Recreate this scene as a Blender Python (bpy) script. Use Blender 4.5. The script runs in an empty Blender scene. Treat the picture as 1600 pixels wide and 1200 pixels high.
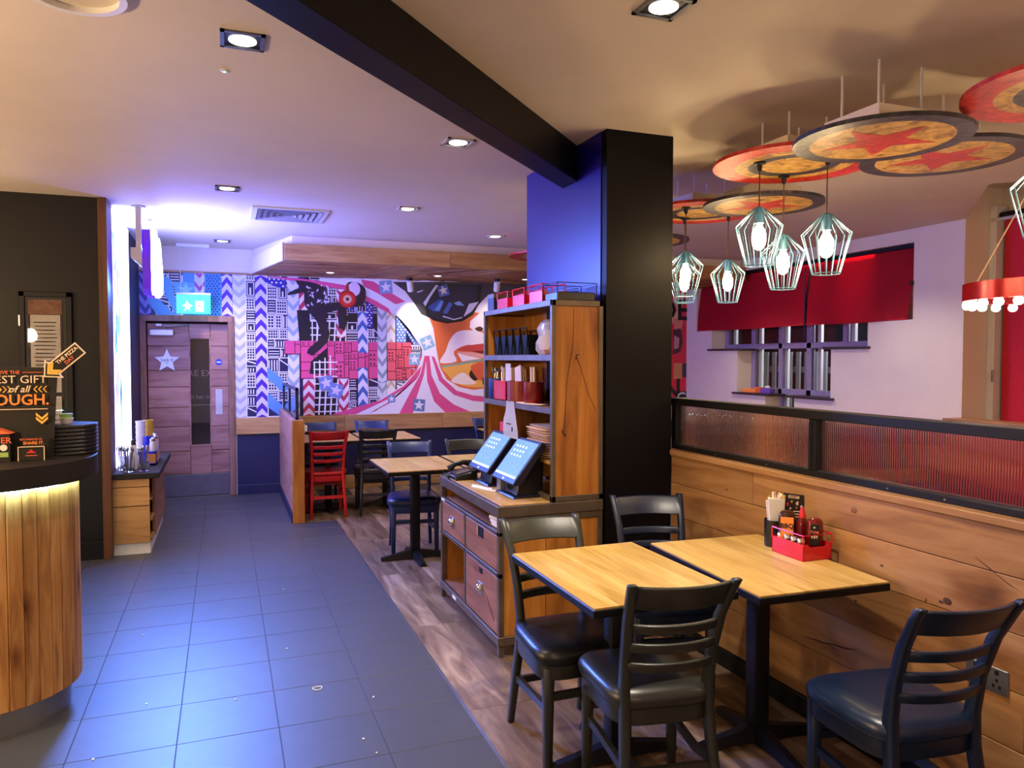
import bpy, bmesh, math, random
from mathutils import Vector, Matrix
SC = bpy.context.scene
COL = SC.collection
PI = math.pi
random.seed(7)

# ---------------------------------------------------------------- camera, world, exposure
cam_data = bpy.data.cameras.new('camera')
cam = bpy.data.objects.new('camera', cam_data)
COL.objects.link(cam)
cam_data.sensor_fit = 'HORIZONTAL'
cam_data.sensor_width = 36.0
cam_data.lens = 36.0 * 1175.0 / 1600.0
cam_data.clip_start = 0.02
cam.matrix_world = Matrix(((0.93392939, 0.01246540, -0.35724012, 0.0),
                           (-0.35745754, 0.03256835, -0.93336135, 0.0),
                           (0.0, 0.99939177, 0.03487239, 1.58),
                           (0, 0, 0, 1)))
SC.camera = cam
world = bpy.data.worlds.new('world')
SC.world = world
world.use_nodes = True
world.node_tree.nodes['Background'].inputs[0].default_value = (0.02, 0.02, 0.03, 1)
world.node_tree.nodes['Background'].inputs[1].default_value = 1.0
SC.view_settings.view_transform = 'Standard'
SC.view_settings.look = 'None'
SC.view_settings.gamma = 1.0
SC.view_settings.use_curve_mapping = False
SC.view_settings.exposure = 0.0
SC.cycles.use_denoising = True
SC.cycles.max_bounces = 10
SC.cycles.transmission_bounces = 10
SC.cycles.sample_clamp_indirect = 6.0

# light levels (tuned here)
WARM = (1.0, 0.68, 0.38)
WHITE = (1.0, 0.86, 0.70)
BLUE = (0.10, 0.12, 1.0)
P_DOWN = 80.0        # recessed downlights over the aisle
P_TABLE = 210.0      # the one over the front tables
P_PENDANT = 115.0     # radiance of the filament bulbs
P_SIGN = 105.0        # radiance of the hanging sign
P_BOX = 9.0          # radiance of the light box
P_STRIP = 75.0       # strip under the counter top

P_FILL = 95.0        # unseen warm lamps added to brighten ceiling and walls
def fill_lamp(name, loc, power, col, r=0.08):
    l = bpy.data.lights.new(name, 'POINT')
    l.energy, l.color, l.shadow_soft_size = power, col, r
    o = bpy.data.objects.new(name, l)
    COL.objects.link(o)
    o.location = loc
def area_lamp(name, loc, aim, power, col, w, h, spread=180):
    l = bpy.data.lights.new(name, 'AREA')
    l.shape, l.size, l.size_y, l.energy, l.color = 'RECTANGLE', w, h, power, col
    l.spread = math.radians(spread)
    o = bpy.data.objects.new(name, l)
    COL.objects.link(o)
    o.location = loc
    o.rotation_euler = Vector(aim).to_track_quat('-Z', 'Y').to_euler()
area_lamp('sign_fill', (-0.45, 7.0, 2.36), (0.18, -1.0, -0.72), 105.0, (0.10, 0.26, 1.0), 0.5, 0.5, 95)  # extra blue lamp added at the sign to tint floor and pillar
fill_lamp('added_kitchen_fill', (-2.2, 2.6, 1.85), P_FILL * 1.6, WARM)  # added point lamps behind the counter, warming the left ceiling
fill_lamp('added_kitchen_fill', (-2.5, 5.4, 1.9), P_FILL * 0.7, WARM)
fill_lamp('added_table_fill', (0.3, -0.9, 1.9), P_FILL * 0.3, WARM)  # added warm fill behind and right of the camera, no fittings
fill_lamp('added_table_fill', (3.6, 0.2, 2.0), P_FILL * 0.3, WARM)
fill_lamp('added_table_fill', (5.2, 1.2, 2.0), P_FILL * 0.3, WARM)

# ---------------------------------------------------------------- colour + material helpers
def lin(h):
    h = h.lstrip('#')
    out = []
    for i in (0, 2, 4):
        c = int(h[i:i + 2], 16) / 255.0
        out.append(c / 12.92 if c <= 0.04045 else ((c + 0.055) / 1.055) ** 2.4)
    return (*out, 1.0)

class NT:
    def __init__(s, name):
        s.m = bpy.data.materials.new(name)
        s.m.use_nodes = True
        s.t = s.m.node_tree
        s.b = s.t.nodes['Principled BSDF']
    def n(s, kind, **kw):
        nd = s.t.nodes.new(kind)
        for k, v in kw.items():
            if k.startswith('i_'):
                key = k[2:]
                nd.inputs[int(key) if key.isdigit() else key].default_value = v
            else:
                setattr(nd, k, v)
        return nd
    def l(s, a, b):
        s.t.links.new(a, b)
    def ramp(s, fac, stops):
        r = s.n('ShaderNodeValToRGB')
        e = r.color_ramp.elements
        while len(e) < len(stops):
            e.new(0.5)
        for i, (p, c) in enumerate(stops):
            e[i].position = p
            e[i].color = c
        s.l(fac, r.inputs[0])
        return r.outputs[0]
    def coords(s, scale=(1, 1, 1), rand=True):
        tc = s.n('ShaderNodeTexCoord')
        src = tc.outputs['Object']
        if rand:
            oi = s.n('ShaderNodeObjectInfo')
            mul = s.n('ShaderNodeVectorMath', operation='SCALE', i_3=57.0)
            cmb = s.n('ShaderNodeCombineXYZ')
            for k in range(3):
                s.l(oi.outputs['Random'], cmb.inputs[k])
            s.l(cmb.outputs[0], mul.inputs[0])
            ad = s.n('ShaderNodeVectorMath', operation='ADD')
            s.l(src, ad.inputs[0]); s.l(mul.outputs[0], ad.inputs[1])
            src = ad.outputs[0]
        mp = s.n('ShaderNodeVectorMath', operation='MULTIPLY')
        mp.inputs[1].default_value = scale
        s.l(src, mp.inputs[0])
        return mp.outputs[0]
    def bump(s, h, strength=0.2, dist=0.002):
        b = s.n('ShaderNodeBump', i_0=strength, i_1=dist)
        s.l(h, b.inputs['Height'])
        s.l(b.outputs[0], s.b.inputs['Normal'])

def mat(name, col, rough=0.5, metal=0.0, var=0.06, scale=14.0, bump=0.0, spec=0.5, coat=0.0, emit=None, estr=0.0, trans=0.0, alpha=None):
    q = NT(name)
    c = lin(col) if isinstance(col, str) else (*col[:3], 1.0)
    q.b.inputs['Roughness'].default_value = rough
    q.b.inputs['Metallic'].default_value = metal
    q.b.inputs['Specular IOR Level'].default_value = spec
    q.b.inputs['Coat Weight'].default_value = coat
    q.b.inputs['Transmission Weight'].default_value = trans
    if emit is not None:
        q.b.inputs['Emission Color'].default_value = lin(emit) if isinstance(emit, str) else (*emit[:3], 1)
        q.b.inputs['Emission Strength'].default_value = estr
    v = q.coords((scale,) * 3, rand=False)
    nz = q.n('ShaderNodeTexNoise', i_Scale=1.0, i_Detail=4.0)
    q.l(v, nz.inputs['Vector'])
    lo = tuple(max(0, x * (1 - var * 2)) for x in c[:3]) + (1,)
    hi = tuple(min(1, x * (1 + var * 2)) for x in c[:3]) + (1,)
    q.l(q.ramp(nz.outputs['Fac'], [(0.25, lo), (0.75, hi)]), q.b.inputs['Base Color'])
    if bump:
        q.bump(nz.outputs['Fac'], bump)
    return q.m

def wood(name, c_lo, c_mid, c_hi, axis='X', rough=0.45, stretch=14.0, size=1.0, knots=0.5, bump=0.15, shade=0.25, spec=0.4):
    """timber with grain along axis, knots and a tone of its own for every object"""
    q = NT(name)
    k = 'XYZ'.index(axis)
    sc = [stretch * size] * 3
    sc[k] = 1.6 * size
    v = q.coords(tuple(sc))
    n1 = q.n('ShaderNodeTexNoise', i_Scale=1.0, i_Detail=6.0, i_Roughness=0.6, i_Distortion=0.8)
    q.l(v, n1.inputs['Vector'])
    base = q.ramp(n1.outputs['Fac'], [(0.28, lin(c_lo)), (0.5, lin(c_mid)), (0.72, lin(c_hi))])
    sc2 = [2.8 * size] * 3
    sc2[k] = 1.1 * size
    v2 = q.coords(tuple(sc2))
    n2 = q.n('ShaderNodeTexNoise', i_Scale=1.0, i_Detail=3.0)
    q.l(v2, n2.inputs['Vector'])
    mx = q.n('ShaderNodeMix', data_type='RGBA', blend_type='MULTIPLY')
    mx.inputs['Factor'].default_value = 0.55
    q.l(base, mx.inputs['A'])
    q.l(q.ramp(n2.outputs['Fac'], [(0.35, (0.72, 0.66, 0.6, 1)), (0.62, (1, 1, 1, 1))]), mx.inputs['B'])
    out = mx.outputs['Result']
    if knots:
        sc3 = [4.2 * size] * 3
        sc3[k] = 2.0 * size
        v3 = q.coords(tuple(sc3))
        wob = q.n('ShaderNodeTexNoise', i_Scale=2.5, i_Detail=2.0)
        q.l(v3, wob.inputs['Vector'])
        add = q.n('ShaderNodeMix', data_type='RGBA', blend_type='LINEAR_LIGHT')
        add.inputs['Factor'].default_value = 0.16
        q.l(v3, add.inputs['A']); q.l(wob.outputs['Color'], add.inputs['B'])
        vo = q.n('ShaderNodeTexVoronoi', i_Scale=0.55)
        q.l(add.outputs['Result'], vo.inputs['Vector'])
        kn = q.ramp(vo.outputs['Distance'], [(0.03, (0.16, 0.1, 0.07, 1)), (0.085, (0.55, 0.42, 0.3, 1)), (0.17, (1, 1, 1, 1))])
        m2 = q.n('ShaderNodeMix', data_type='RGBA', blend_type='MULTIPLY')
        m2.inputs['Factor'].default_value = knots
        q.l(out, m2.inputs['A']); q.l(kn, m2.inputs['B'])
        out = m2.outputs['Result']
    oi = q.n('ShaderNodeObjectInfo')
    m3 = q.n('ShaderNodeMix', data_type='RGBA', blend_type='MULTIPLY')
    m3.inputs['Factor'].default_value = 1.0
    lo = 1.0 - shade
    q.l(out, m3.inputs['A'])
    q.l(q.ramp(oi.outputs['Random'], [(0.0, (lo, lo * 0.97, lo * 0.93, 1)), (1.0, (1.0, 1.0, 1.0, 1))]), m3.inputs['B'])
    q.l(m3.outputs['Result'], q.b.inputs['Base Color'])
    q.b.inputs['Roughness'].default_value = rough
    q.b.inputs['Specular IOR Level'].default_value = spec
    q.bump(n1.outputs['Fac'], bump)
    return q.m

def glow(name, col, strength):
    q = NT(name)
    c = lin(col) if isinstance(col, str) else (*col[:3], 1)
    q.b.inputs['Base Color'].default_value = (0.8, 0.8, 0.8, 1)
    q.b.inputs['Emission Color'].default_value = c
    q.b.inputs['Emission Strength'].default_value = strength
    return q.m

# ---------------------------------------------------------------- mesh builder
class MB:
    def __init__(s):
        s.bm = bmesh.new()
        s.layer = None
    def _xf(s, vs, M):
        if M is not None:
            for v in vs:
                v.co = M @ v.co
    def box(s, a, b, bev=0.0, M=None, seg=1):
        x0, y0, z0 = [min(p, q) for p, q in zip(a, b)]
        x1, y1, z1 = [max(p, q) for p, q in zip(a, b)]
        vs = [s.bm.verts.new(p) for p in ((x0, y0, z0), (x1, y0, z0), (x1, y1, z0), (x0, y1, z0), (x0, y0, z1), (x1, y0, z1), (x1, y1, z1), (x0, y1, z1))]
        fs = [s.bm.faces.new([vs[i] for i in f]) for f in ((3, 2, 1, 0), (4, 5, 6, 7), (0, 1, 5, 4), (1, 2, 6, 5), (2, 3, 7, 6), (3, 0, 4, 7))]
        s._xf(vs, M)
        if bev:
            es = list({e for f in fs for e in f.edges})
            bmesh.ops.bevel(s.bm, geom=es, offset=bev, segments=seg, profile=0.5, affect='EDGES')
        return s
    def cbox(s, c, size, bev=0.0, rz=0.0, M=None, seg=1):
        h = [d / 2 for d in size]
        T = Matrix.Translation(c) @ Matrix.Rotation(rz, 4, 'Z')
        if M is not None:
            T = T @ M
        return s.box([-d for d in h], h, bev, T, seg)
    def ring(s, pts):
        return [s.bm.verts.new(p) for p in pts]
    def skin(s, rings, cap0=True, cap1=True, closed=False):
        n = len(rings[0])
        k = len(rings)
        for i in range(k if closed else k - 1):
            r0, r1 = rings[i], rings[(i + 1) % k]
            for j in range(n):
                s.bm.faces.new((r0[j], r0[(j + 1) % n], r1[(j + 1) % n], r1[j]))
        if not closed:
            if cap0: s.bm.faces.new(list(reversed(rings[0])))
            if cap1: s.bm.faces.new(rings[-1])
        return s
    def cyl(s, p0, p1, r0, r1=None, n=12, cap=True):
        r1 = r0 if r1 is None else r1
        p0, p1 = Vector(p0), Vector(p1)
        d = (p1 - p0).normalized()
        u = d.orthogonal().normalized()
        w = d.cross(u)
        R = []
        for p, r in ((p0, r0), (p1, r1)):
            R.append(s.ring([p + u * (r * math.cos(2 * PI * i / n)) + w * (r * math.sin(2 * PI * i / n)) for i in range(n)]))
        return s.skin(R, cap, cap)
    def tube(s, pts, r, n=6, closed=False, sec=None):
        """round tube along points; sec=(w,h) gives a rectangular section instead"""
        P = [Vector(p) for p in pts]
        m = len(P)
        R = []
        prev = None
        for i in range(m):
            a = P[(i - 1) % m] if (closed or i > 0) else P[i]
            b = P[(i + 1) % m] if (closed or i < m - 1) else P[i]
            d = (b - a).normalized()
            if prev is None:
                u = d.cross(Vector((0, 0, 1)))
                if u.length < 1e-3: u = d.cross(Vector((0, 1, 0)))
                u.normalize()
            else:
                u = (prev - d * prev.dot(d)).normalized()
            prev = u
            w = d.cross(u)
            if sec:
                a2, b2 = sec[0] / 2, sec[1] / 2
                R.append(s.ring([P[i] + u * x + w * y for x, y in ((-a2, -b2), (a2, -b2), (a2, b2), (-a2, b2))]))
            else:
                rr = r[i] if isinstance(r, (list, tuple)) else r
                R.append(s.ring([P[i] + u * (rr * math.cos(2 * PI * j / n)) + w * (rr * math.sin(2 * PI * j / n)) for j in range(n)]))
        return s.skin(R, closed=closed)
    def loft(s, sections):
        return s.skin([s.ring(q) for q in sections])
    def lathe(s, prof, c=(0, 0, 0), n=20):
        c = Vector(c)
        R = []
        for r, z in prof:
            R.append(s.ring([c + Vector((max(r, 1e-4) * math.cos(2 * PI * i / n), max(r, 1e-4) * math.sin(2 * PI * i / n), z)) for i in range(n)]))
        return s.skin(R)
    def prism(s, poly, vec, bev=0.0):
        vec = Vector(vec)
        a = [s.bm.verts.new(p) for p in poly]
        b = [s.bm.verts.new(Vector(p) + vec) for p in poly]
        n = len(a)
        fs = [s.bm.faces.new(list(reversed(a))), s.bm.faces.new(b)]
        for i in range(n):
            fs.append(s.bm.faces.new((a[i], a[(i + 1) % n], b[(i + 1) % n], b[i])))
        if bev:
            bmesh.ops.bevel(s.bm, geom=list({e for f in fs for e in f.edges}), offset=bev, segments=1, profile=0.5, affect='EDGES')
        return s
    def quad(s, *pts):
        s.bm.faces.new([s.bm.verts.new(p) for p in pts])
        return s
    def ball(s, c, r, n=12, m=8):
        c = Vector(c)
        rx, ry, rz = r if isinstance(r, (tuple, list)) else (r, r, r)
        R = []
        for j in range(1, m):
            t = PI * j / m
            R.append(s.ring([c + Vector((rx * math.sin(t) * math.cos(2 * PI * i / n), ry * math.sin(t) * math.sin(2 * PI * i / n), -rz * math.cos(t))) for i in range(n)]))
        return s.skin(R)

WM = {}
def mesh_of(mb, m, M=None, smooth=True, angle=35):
    me = bpy.data.meshes.new('mesh')
    bmesh.ops.recalc_face_normals(mb.bm, faces=mb.bm.faces)
    mb.bm.to_mesh(me)
    mb.bm.free()
    if M is not None:
        me.transform(M)
    if m is not None:
        me.materials.append(m)
    if smooth:
        me.polygons.foreach_set('use_smooth', [True] * len(me.polygons))
        me.set_sharp_from_angle(angle=math.radians(angle))
    return me

def thing(name, label, cat, loc=(0, 0, 0), rz=0.0, group=None):
    o = bpy.data.objects.new(name, None)
    o.empty_display_size = 0.05
    COL.objects.link(o)
    o.location = loc
    o.rotation_euler = (0, 0, rz)
    WM[o] = Matrix.Translation(loc) @ Matrix.Rotation(rz, 4, 'Z')
    o['label'] = label
    o['category'] = cat
    if group: o['group'] = group
    return o

def part(name, mb, m, parent, world=True, label=None, smooth=True, angle=35):
    """a mesh under its thing; world=True when the shape was laid out in room coordinates"""
    W = WM[parent]
    me = mesh_of(mb, m, W.inverted() if world else None, smooth, angle)
    o = bpy.data.objects.new(name, me)
    COL.objects.link(o)
    o.parent = parent
    WM[o] = W
    if label: o['label'] = label
    return o

def single(name, mb, m, label, cat, group=None, smooth=True, angle=35):
    """a thing that is one mesh; its origin is put at the middle of its base"""
    vs = [v.co for v in mb.bm.verts]
    lo = Vector([min(v[k] for v in vs) for k in range(3)])
    hi = Vector([max(v[k] for v in vs) for k in range(3)])
    loc = Vector(((lo.x + hi.x) / 2, (lo.y + hi.y) / 2, lo.z))
    me = mesh_of(mb, m, Matrix.Translation(-loc), smooth, angle)
    o = bpy.data.objects.new(name, me)
    COL.objects.link(o)
    o.location = loc
    WM[o] = Matrix.Translation(loc)
    o['label'] = label
    o['category'] = cat
    if group: o['group'] = group
    return o

def struct(name, mb, m, smooth=False, label=None):
    o = bpy.data.objects.new(name, mesh_of(mb, m, None, smooth))
    COL.objects.link(o)
    WM[o] = Matrix.Identity(4)
    o['kind'] = 'structure'
    if label: o['label'] = label
    return o

def dup(root, loc, rz=None, label=None):
    r = root.copy()
    COL.objects.link(r)
    r.location = loc
    if rz is not None: r.rotation_euler = (0, 0, rz)
    WM[r] = Matrix.Translation(loc) @ Matrix.Rotation(r.rotation_euler.z, 4, 'Z')
    if label: r['label'] = label
    for ch in list(root.children):
        c = ch.copy(); COL.objects.link(c); c.parent = r; WM[c] = WM[r]
        for g in list(ch.children):
            d = g.copy(); COL.objects.link(d); d.parent = c; WM[d] = WM[r]
    return r

def piece(name, me, parent, loc=(0, 0, 0), rot=None, m=None):
    """a repeated piece sharing its mesh data"""
    o = bpy.data.objects.new(name, me)
    COL.objects.link(o)
    o.parent = parent
    o.location = loc
    if rot: o.rotation_euler = rot
    WM[o] = WM.get(parent, Matrix.Identity(4)) @ Matrix.Translation(loc)
    return o

AX = {'-y': (Vector((1, 0, 0)), Vector((0, 0, 1))), '-x': (Vector((0, -1, 0)), Vector((0, 0, 1))), '+x': (Vector((0, 1, 0)), Vector((0, 0, 1)))}
def text(name, s, loc, size, m, parent, face='-y', align='CENTER', bold=0.0, extrude=0.0006, right=None, up=None, shear=0.0, width=None):
    cu = bpy.data.curves.new('text', 'FONT')
    cu.body = s
    cu.size = size
    cu.align_x = align
    cu.align_y = 'CENTER'
    cu.extrude = extrude
    cu.offset = bold * size
    cu.shear = shear
    cu.resolution_u = 2
    ob = bpy.data.objects.new('text', cu)
    COL.objects.link(ob)
    dg = bpy.context.evaluated_depsgraph_get()
    me = bpy.data.meshes.new_from_object(ob.evaluated_get(dg))
    bpy.data.objects.remove(ob)
    R, U = (right, up) if right is not None else AX[face]
    R, U = Vector(R).normalized(), Vector(U).normalized()
    N = R.cross(U)
    sx = 1.0
    if width:
        xs = [v.co.x for v in me.vertices]
        sx = width / (max(xs) - min(xs))
    M = Matrix(((R.x * sx, U.x, N.x, loc[0]), (R.y * sx, U.y, N.y, loc[1]), (R.z * sx, U.z, N.z, loc[2]), (0, 0, 0, 1)))
    me.transform(WM[parent].inverted() @ M)
    me.materials.clear()
    me.materials.append(m)
    o = bpy.data.objects.new(name, me)
    COL.objects.link(o)
    o.parent = parent
    WM[o] = WM[parent]
    return o

def spot(name, loc, power, col, angle=110, blend=0.6, target=None, radius=0.05):
    l = bpy.data.lights.new(name, 'SPOT')
    l.energy = power
    l.color = col
    l.spot_size = math.radians(angle)
    l.spot_blend = blend
    l.shadow_soft_size = radius
    o = bpy.data.objects.new(name, l)
    COL.objects.link(o)
    o.location = loc
    if target is not None:
        d = Vector(target) - Vector(loc)
        o.rotation_euler = d.to_track_quat('-Z', 'Y').to_euler()
    return o

def star_pts(c, r, ratio=0.4, rot=PI / 2, n=5):
    return [(c[0] + (r if i % 2 == 0 else r * ratio) * math.cos(rot + PI * i / n), c[1] + (r if i % 2 == 0 else r * ratio) * math.sin(rot + PI * i / n)) for i in range(2 * n)]

# ---------------------------------------------------------------- materials
M = {}
M['ceiling'] = mat('ceiling_paint', '#ded2c2', 0.8, var=0.02, scale=3)
M['white_wall'] = mat('white_wall_paint', '#ddd2c4', 0.7, var=0.02, scale=3)
M['black_wall'] = mat('black_wall_paint', '#0d0d12', 0.55, var=0.05, scale=3, spec=0.3)
M['pillar'] = mat('satin_black_paint', '#0c0b10', 0.45, var=0.05, scale=3, spec=0.16)
M['pillar_side'] = mat('satin_paint_blue_lit', '#19108a', 0.36, var=0.05, scale=3)  # sign's blue light put into the colour of this one face
M['navy_wall'] = mat('navy_wall_paint', '#171b42', 0.5, var=0.04, scale=4)
M['tile'] = mat('grey_floor_tile', '#3e3f44', 0.45, var=0.05, scale=9, bump=0.02, spec=0.6)
M['grout'] = mat('dark_grout', '#2c2d31', 0.6)
M['plank'] = wood('vinyl_plank', '#4f3d33', '#8a725f', '#b39c86', 'Y', 0.45, 10, 1.2, 0.25, 0.06, 0.42)
M['oak'] = wood('oak_table_top', '#b48f48', '#cfab60', '#dec079', 'Y', 0.32, 16, 1.4, 0.35, 0.04, 0.16)
M['oak_x'] = wood('oak_along_x', '#94683c', '#bd9159', '#d0a872', 'X', 0.45, 14, 1.0, 0.6, 0.1, 0.25)
M['oak_y'] = wood('oak_along_y', '#7d5232', '#a3774b', '#b88f62', 'Y', 0.42, 12, 0.9, 0.9, 0.12, 0.22)
M['oak_z'] = wood('oak_upright', '#8a5020', '#b8772f', '#c98f48', 'Z', 0.45, 12, 0.9, 0.9, 0.12, 0.2)
M['counter_wood'] = wood('rough_counter_plank', '#85562a', '#b98346', '#cfa26c', 'Z', 0.5, 16, 1.6, 0.9, 0.3, 0.3)
M['rough_x'] = wood('reclaimed_plank_x', '#8a5a3a', '#bb8558', '#d2a277', 'X', 0.55, 16, 1.2, 0.6, 0.25, 0.45)
M['door_wood'] = wood('door_timber', '#82594a', '#ad7f72', '#c0958a', 'X', 0.5, 14, 0.9, 0.5, 0.15, 0.14)
M['desk_wood'] = wood('desk_timber', '#b08a52', '#cda467', '#d9b57c', 'Y', 0.4, 14, 1.2, 0.4, 0.05, 0.1)
M['drawer_wood'] = wood('drawer_timber', '#6f4636', '#97664e', '#a97a60', 'Y', 0.5, 12, 1.2, 0.8, 0.15, 0.12)
M['steel'] = mat('dark_bare_steel', '#6a5d50', 0.45, 0.6, var=0.12, scale=10)
M['black_metal'] = mat('black_metal', '#0f0f13', 0.45, 0.0, spec=0.3)
M['black_edge'] = mat('black_edge_band', '#0b0b10', 0.4, spec=0.3)
M['chrome'] = mat('chrome', '#d8d8d8', 0.15, 1.0, var=0.02)
M['brushed'] = mat('brushed_steel', '#9a9a9c', 0.3, 0.9, var=0.05)
M['kick'] = mat('grey_kick_plate', '#6f7078', 0.4, 0.5)
M['silver_paint'] = mat('silver_paint', '#c9cbd0', 0.35, 0.4)
M['olive'] = mat('dark_olive_chair_paint', '#242722', 0.38)
M['olive_seat'] = mat('dark_olive_vinyl', '#252622', 0.34, scale=30)
M['navy'] = mat('navy_chair_paint', '#0a1a34', 0.36)
M['navy_seat'] = mat('navy_vinyl', '#0f2140', 0.32, scale=30)
M['red_paint'] = mat('red_chair_paint', '#b3171b', 0.35)
M['black_paint'] = mat('black_chair_paint', '#191a1f', 0.36)
M['black_seat'] = mat('black_vinyl', '#15151a', 0.35, scale=30)
M['blue_paint'] = mat('blue_chair_paint', '#15295c', 0.36)
M['blue_seat'] = mat('blue_vinyl', '#121e44', 0.36, scale=30)
M['white'] = mat('white_plastic', '#e6e6e6', 0.4, var=0.02)
M['white_metal'] = mat('white_painted_metal', '#d5d5d8', 0.4, var=0.02)
M['paper'] = mat('white_paper', '#e2ded6', 0.8, var=0.02)
M['ink'] = mat('black_ink', '#1a1a1a', 0.7)
M['grey_ink'] = mat('grey_ink', '#8b8b8b', 0.7)
M['frame_wood'] = wood('door_frame_timber', '#6a4538', '#94705f', '#a88272', 'Z', 0.5, 14, 0.9, 0.4, 0.12, 0.1)
M['trim_wood'] = wood('dark_trim_timber', '#3d2415', '#5f3a22', '#714828', 'Z', 0.5, 14, 0.9, 0.4, 0.1, 0.1)
M['matt_black'] = mat('matt_black_wire', '#0c0c0e', 0.6, spec=0.15)
M['black'] = mat('black_plastic', '#111114', 0.35)
M['black_card'] = mat('black_card', '#1f1c19', 0.6, spec=0.3)
M['orange'] = mat('orange_print', '#ee8a3a', 0.6, var=0.02)
M['salmon'] = mat('orange_red_print', '#df6a3e', 0.6, var=0.02)
M['cream'] = mat('cream_print', '#f0d2b0', 0.6, var=0.02)
M['yellow'] = mat('yellow_print', '#e8b24a', 0.6, var=0.02)
M['red_plastic'] = mat('red_acrylic', '#d0142c', 0.25, coat=0.4)
M['red_print'] = mat('red_print', '#c8202a', 0.6)
M['red_cloth'] = mat('red_blind_cloth', '#c51027', 0.75, var=0.05, scale=40, bump=0.05)
M['red_leather'] = mat('red_upholstery', '#9d1122', 0.45)
M['brown_leather'] = mat('brown_upholstery', '#b97a45', 0.45)
M['green'] = mat('pale_green_print', '#8fae5e', 0.6)
M['teal'] = mat('teal_wire', '#5f93b4', 0.3, 0.4)
M['brown_cord'] = mat('brown_cord', '#4a3024', 0.7)
M['window_frame'] = mat('window_frame_paint', '#8e84a2', 0.4)
M['sill'] = mat('dark_sill', '#3a2f35', 0.4)
M['blue_sticker'] = mat('blue_sticker', '#1540c8', 0.4)
M['bulb'] = glow('filament_bulb', (1.0, 0.68, 0.34), P_PENDANT)
M['lens'] = glow('downlight_lens', (1.0, 0.93, 0.85), 6.0)
M['led_bulb'] = glow('festoon_bulb', (1.0, 0.86, 0.7), 14.0)
M['sign_glow'] = glow('sign_face', (0.16, 0.18, 1.0), P_SIGN)
M['sign_body'] = mat('purple_sign_side', '#6a1fd0', 0.4, emit='#5a10e0', estr=0.35)
M['strip'] = glow('counter_strip', (0.55, 0.95, 0.95), P_STRIP)
M['edge_strip'] = glow('light_box_edge_tube', (0.30, 0.36, 1.0), 15.0)
M['exit_glow'] = mat('exit_sign_face', '#0b3a34', 0.4, emit=(0.08, 0.85, 0.78), estr=1.3)
M['exit_white'] = glow('exit_sign_pictogram', (0.85, 1.0, 0.95), 2.2)

def glass_mat(name, col=(1, 1, 1), rough=0.02, ior=1.45):
    q = NT(name)
    q.b.inputs['Base Color'].default_value = (*col, 1)
    q.b.inputs['Roughness'].default_value = rough
    q.b.inputs['Transmission Weight'].default_value = 1.0
    q.b.inputs['IOR'].default_value = ior
    return q.m
M['glass'] = glass_mat('clear_glass')
M['reeded'] = glass_mat('reeded_glass', (0.98, 0.95, 0.92), 0.03, 1.42)
M['amber'] = glass_mat('amber_sauce', (0.25, 0.04, 0.02), 0.1)

def osb():
    q = NT('strand_board')
    v = q.coords((26, 26, 26))
    wv = q.n('ShaderNodeTexVoronoi', i_Scale=1.0, i_Randomness=1.0)
    nz = q.n('ShaderNodeTexNoise', i_Scale=0.5, i_Detail=4.0, i_Distortion=1.6)
    q.l(v, nz.inputs['Vector'])
    ad = q.n('ShaderNodeMix', data_type='RGBA', blend_type='LINEAR_LIGHT')
    ad.inputs['Factor'].default_value = 1.0
    q.l(v, ad.inputs['A']); q.l(nz.outputs['Color'], ad.inputs['B'])
    q.l(ad.outputs['Result'], wv.inputs['Vector'])
    return q, wv, nz
def osb_mat(name, a, b, c, rough=0.4):
    q, wv, nz = osb()
    q.m.name = name
    q.l(q.ramp(nz.outputs['Fac'], [(0.3, lin(a)), (0.5, lin(b)), (0.7, lin(c))]), q.b.inputs['Base Color'])
    q.b.inputs['Roughness'].default_value = rough
    q.bump(nz.outputs['Fac'], 0.7, 0.006)
    return q.m
M['osb'] = osb_mat('strand_board', '#77571f', '#b98f40', '#d6b064')
M['osb_red'] = osb_mat('red_stained_board', '#8f1d16', '#bb2a20', '#cf4434')
M['osb_black'] = osb_mat('black_stained_board', '#17151a', '#2c2a33', '#45434f')

# ================================================================ THE SETTING
# ---- floor
fb = MB().box((-3.2, -1.2, -0.12), (1.0, 9.3, -0.003)).box((-0.3, 7.4, -0.12), (0.98, 9.3, -0.004))
floor = struct('floor', fb, M['grout'])
fb2 = MB().box((1.0, -1.2, -0.12), (6.8, 9.3, -0.002))
struct('floor_timber_base', fb2, M['grout']).parent = floor
tile_me = mesh_of(MB().box((-0.1985, -0.1885, -0.011), (0.1985, 0.1885, 0.0), 0.0012), M['tile'])
for i in range(-3, 3):
    for j in range(-1, 17):
        if 0.4 * i < 0.7 or 2.93 + 0.38 * (j + 1) < 7.5:
            piece('tile', tile_me, floor, (0.4 * i, 2.93 + 0.38 * (j + 0.5), 0.0))
plank_w, plank_l = 0.186, 1.11
pm = mesh_of(MB().box((-plank_w / 2 + 0.0008, -plank_l / 2 + 0.0008, -0.010), (plank_w / 2 - 0.0008, plank_l / 2 - 0.0008, 0.0), 0.0008), M['plank'])
for i in range(0, 8):
    off = [0.0, 0.0, 0.42, 0.74, 0.2, 0.55, 0.9, 0.3][i]
    for j in range(0, 8):
        y = 1.50 + off + plank_l * j
        x = 1.003 + plank_w * (i + 0.5)
        if 0.9 < y < 9.0:
            piece('plank', pm, floor, (x, y, 0.0))
sp = mesh_of(MB().box((-0.168, -plank_l / 2, -0.010), (0.168, plank_l / 2, 0.0), 0.0008), M['plank'])
for j in range(2):
    piece('plank', sp, floor, (0.834, 7.41 + plank_l * (j + 0.5) - 0.01, 0.0025))
struct('trim_1', MB().box((0.993, 1.2, -0.01), (1.007, 7.40, 0.0012)), M['brushed'])

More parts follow.
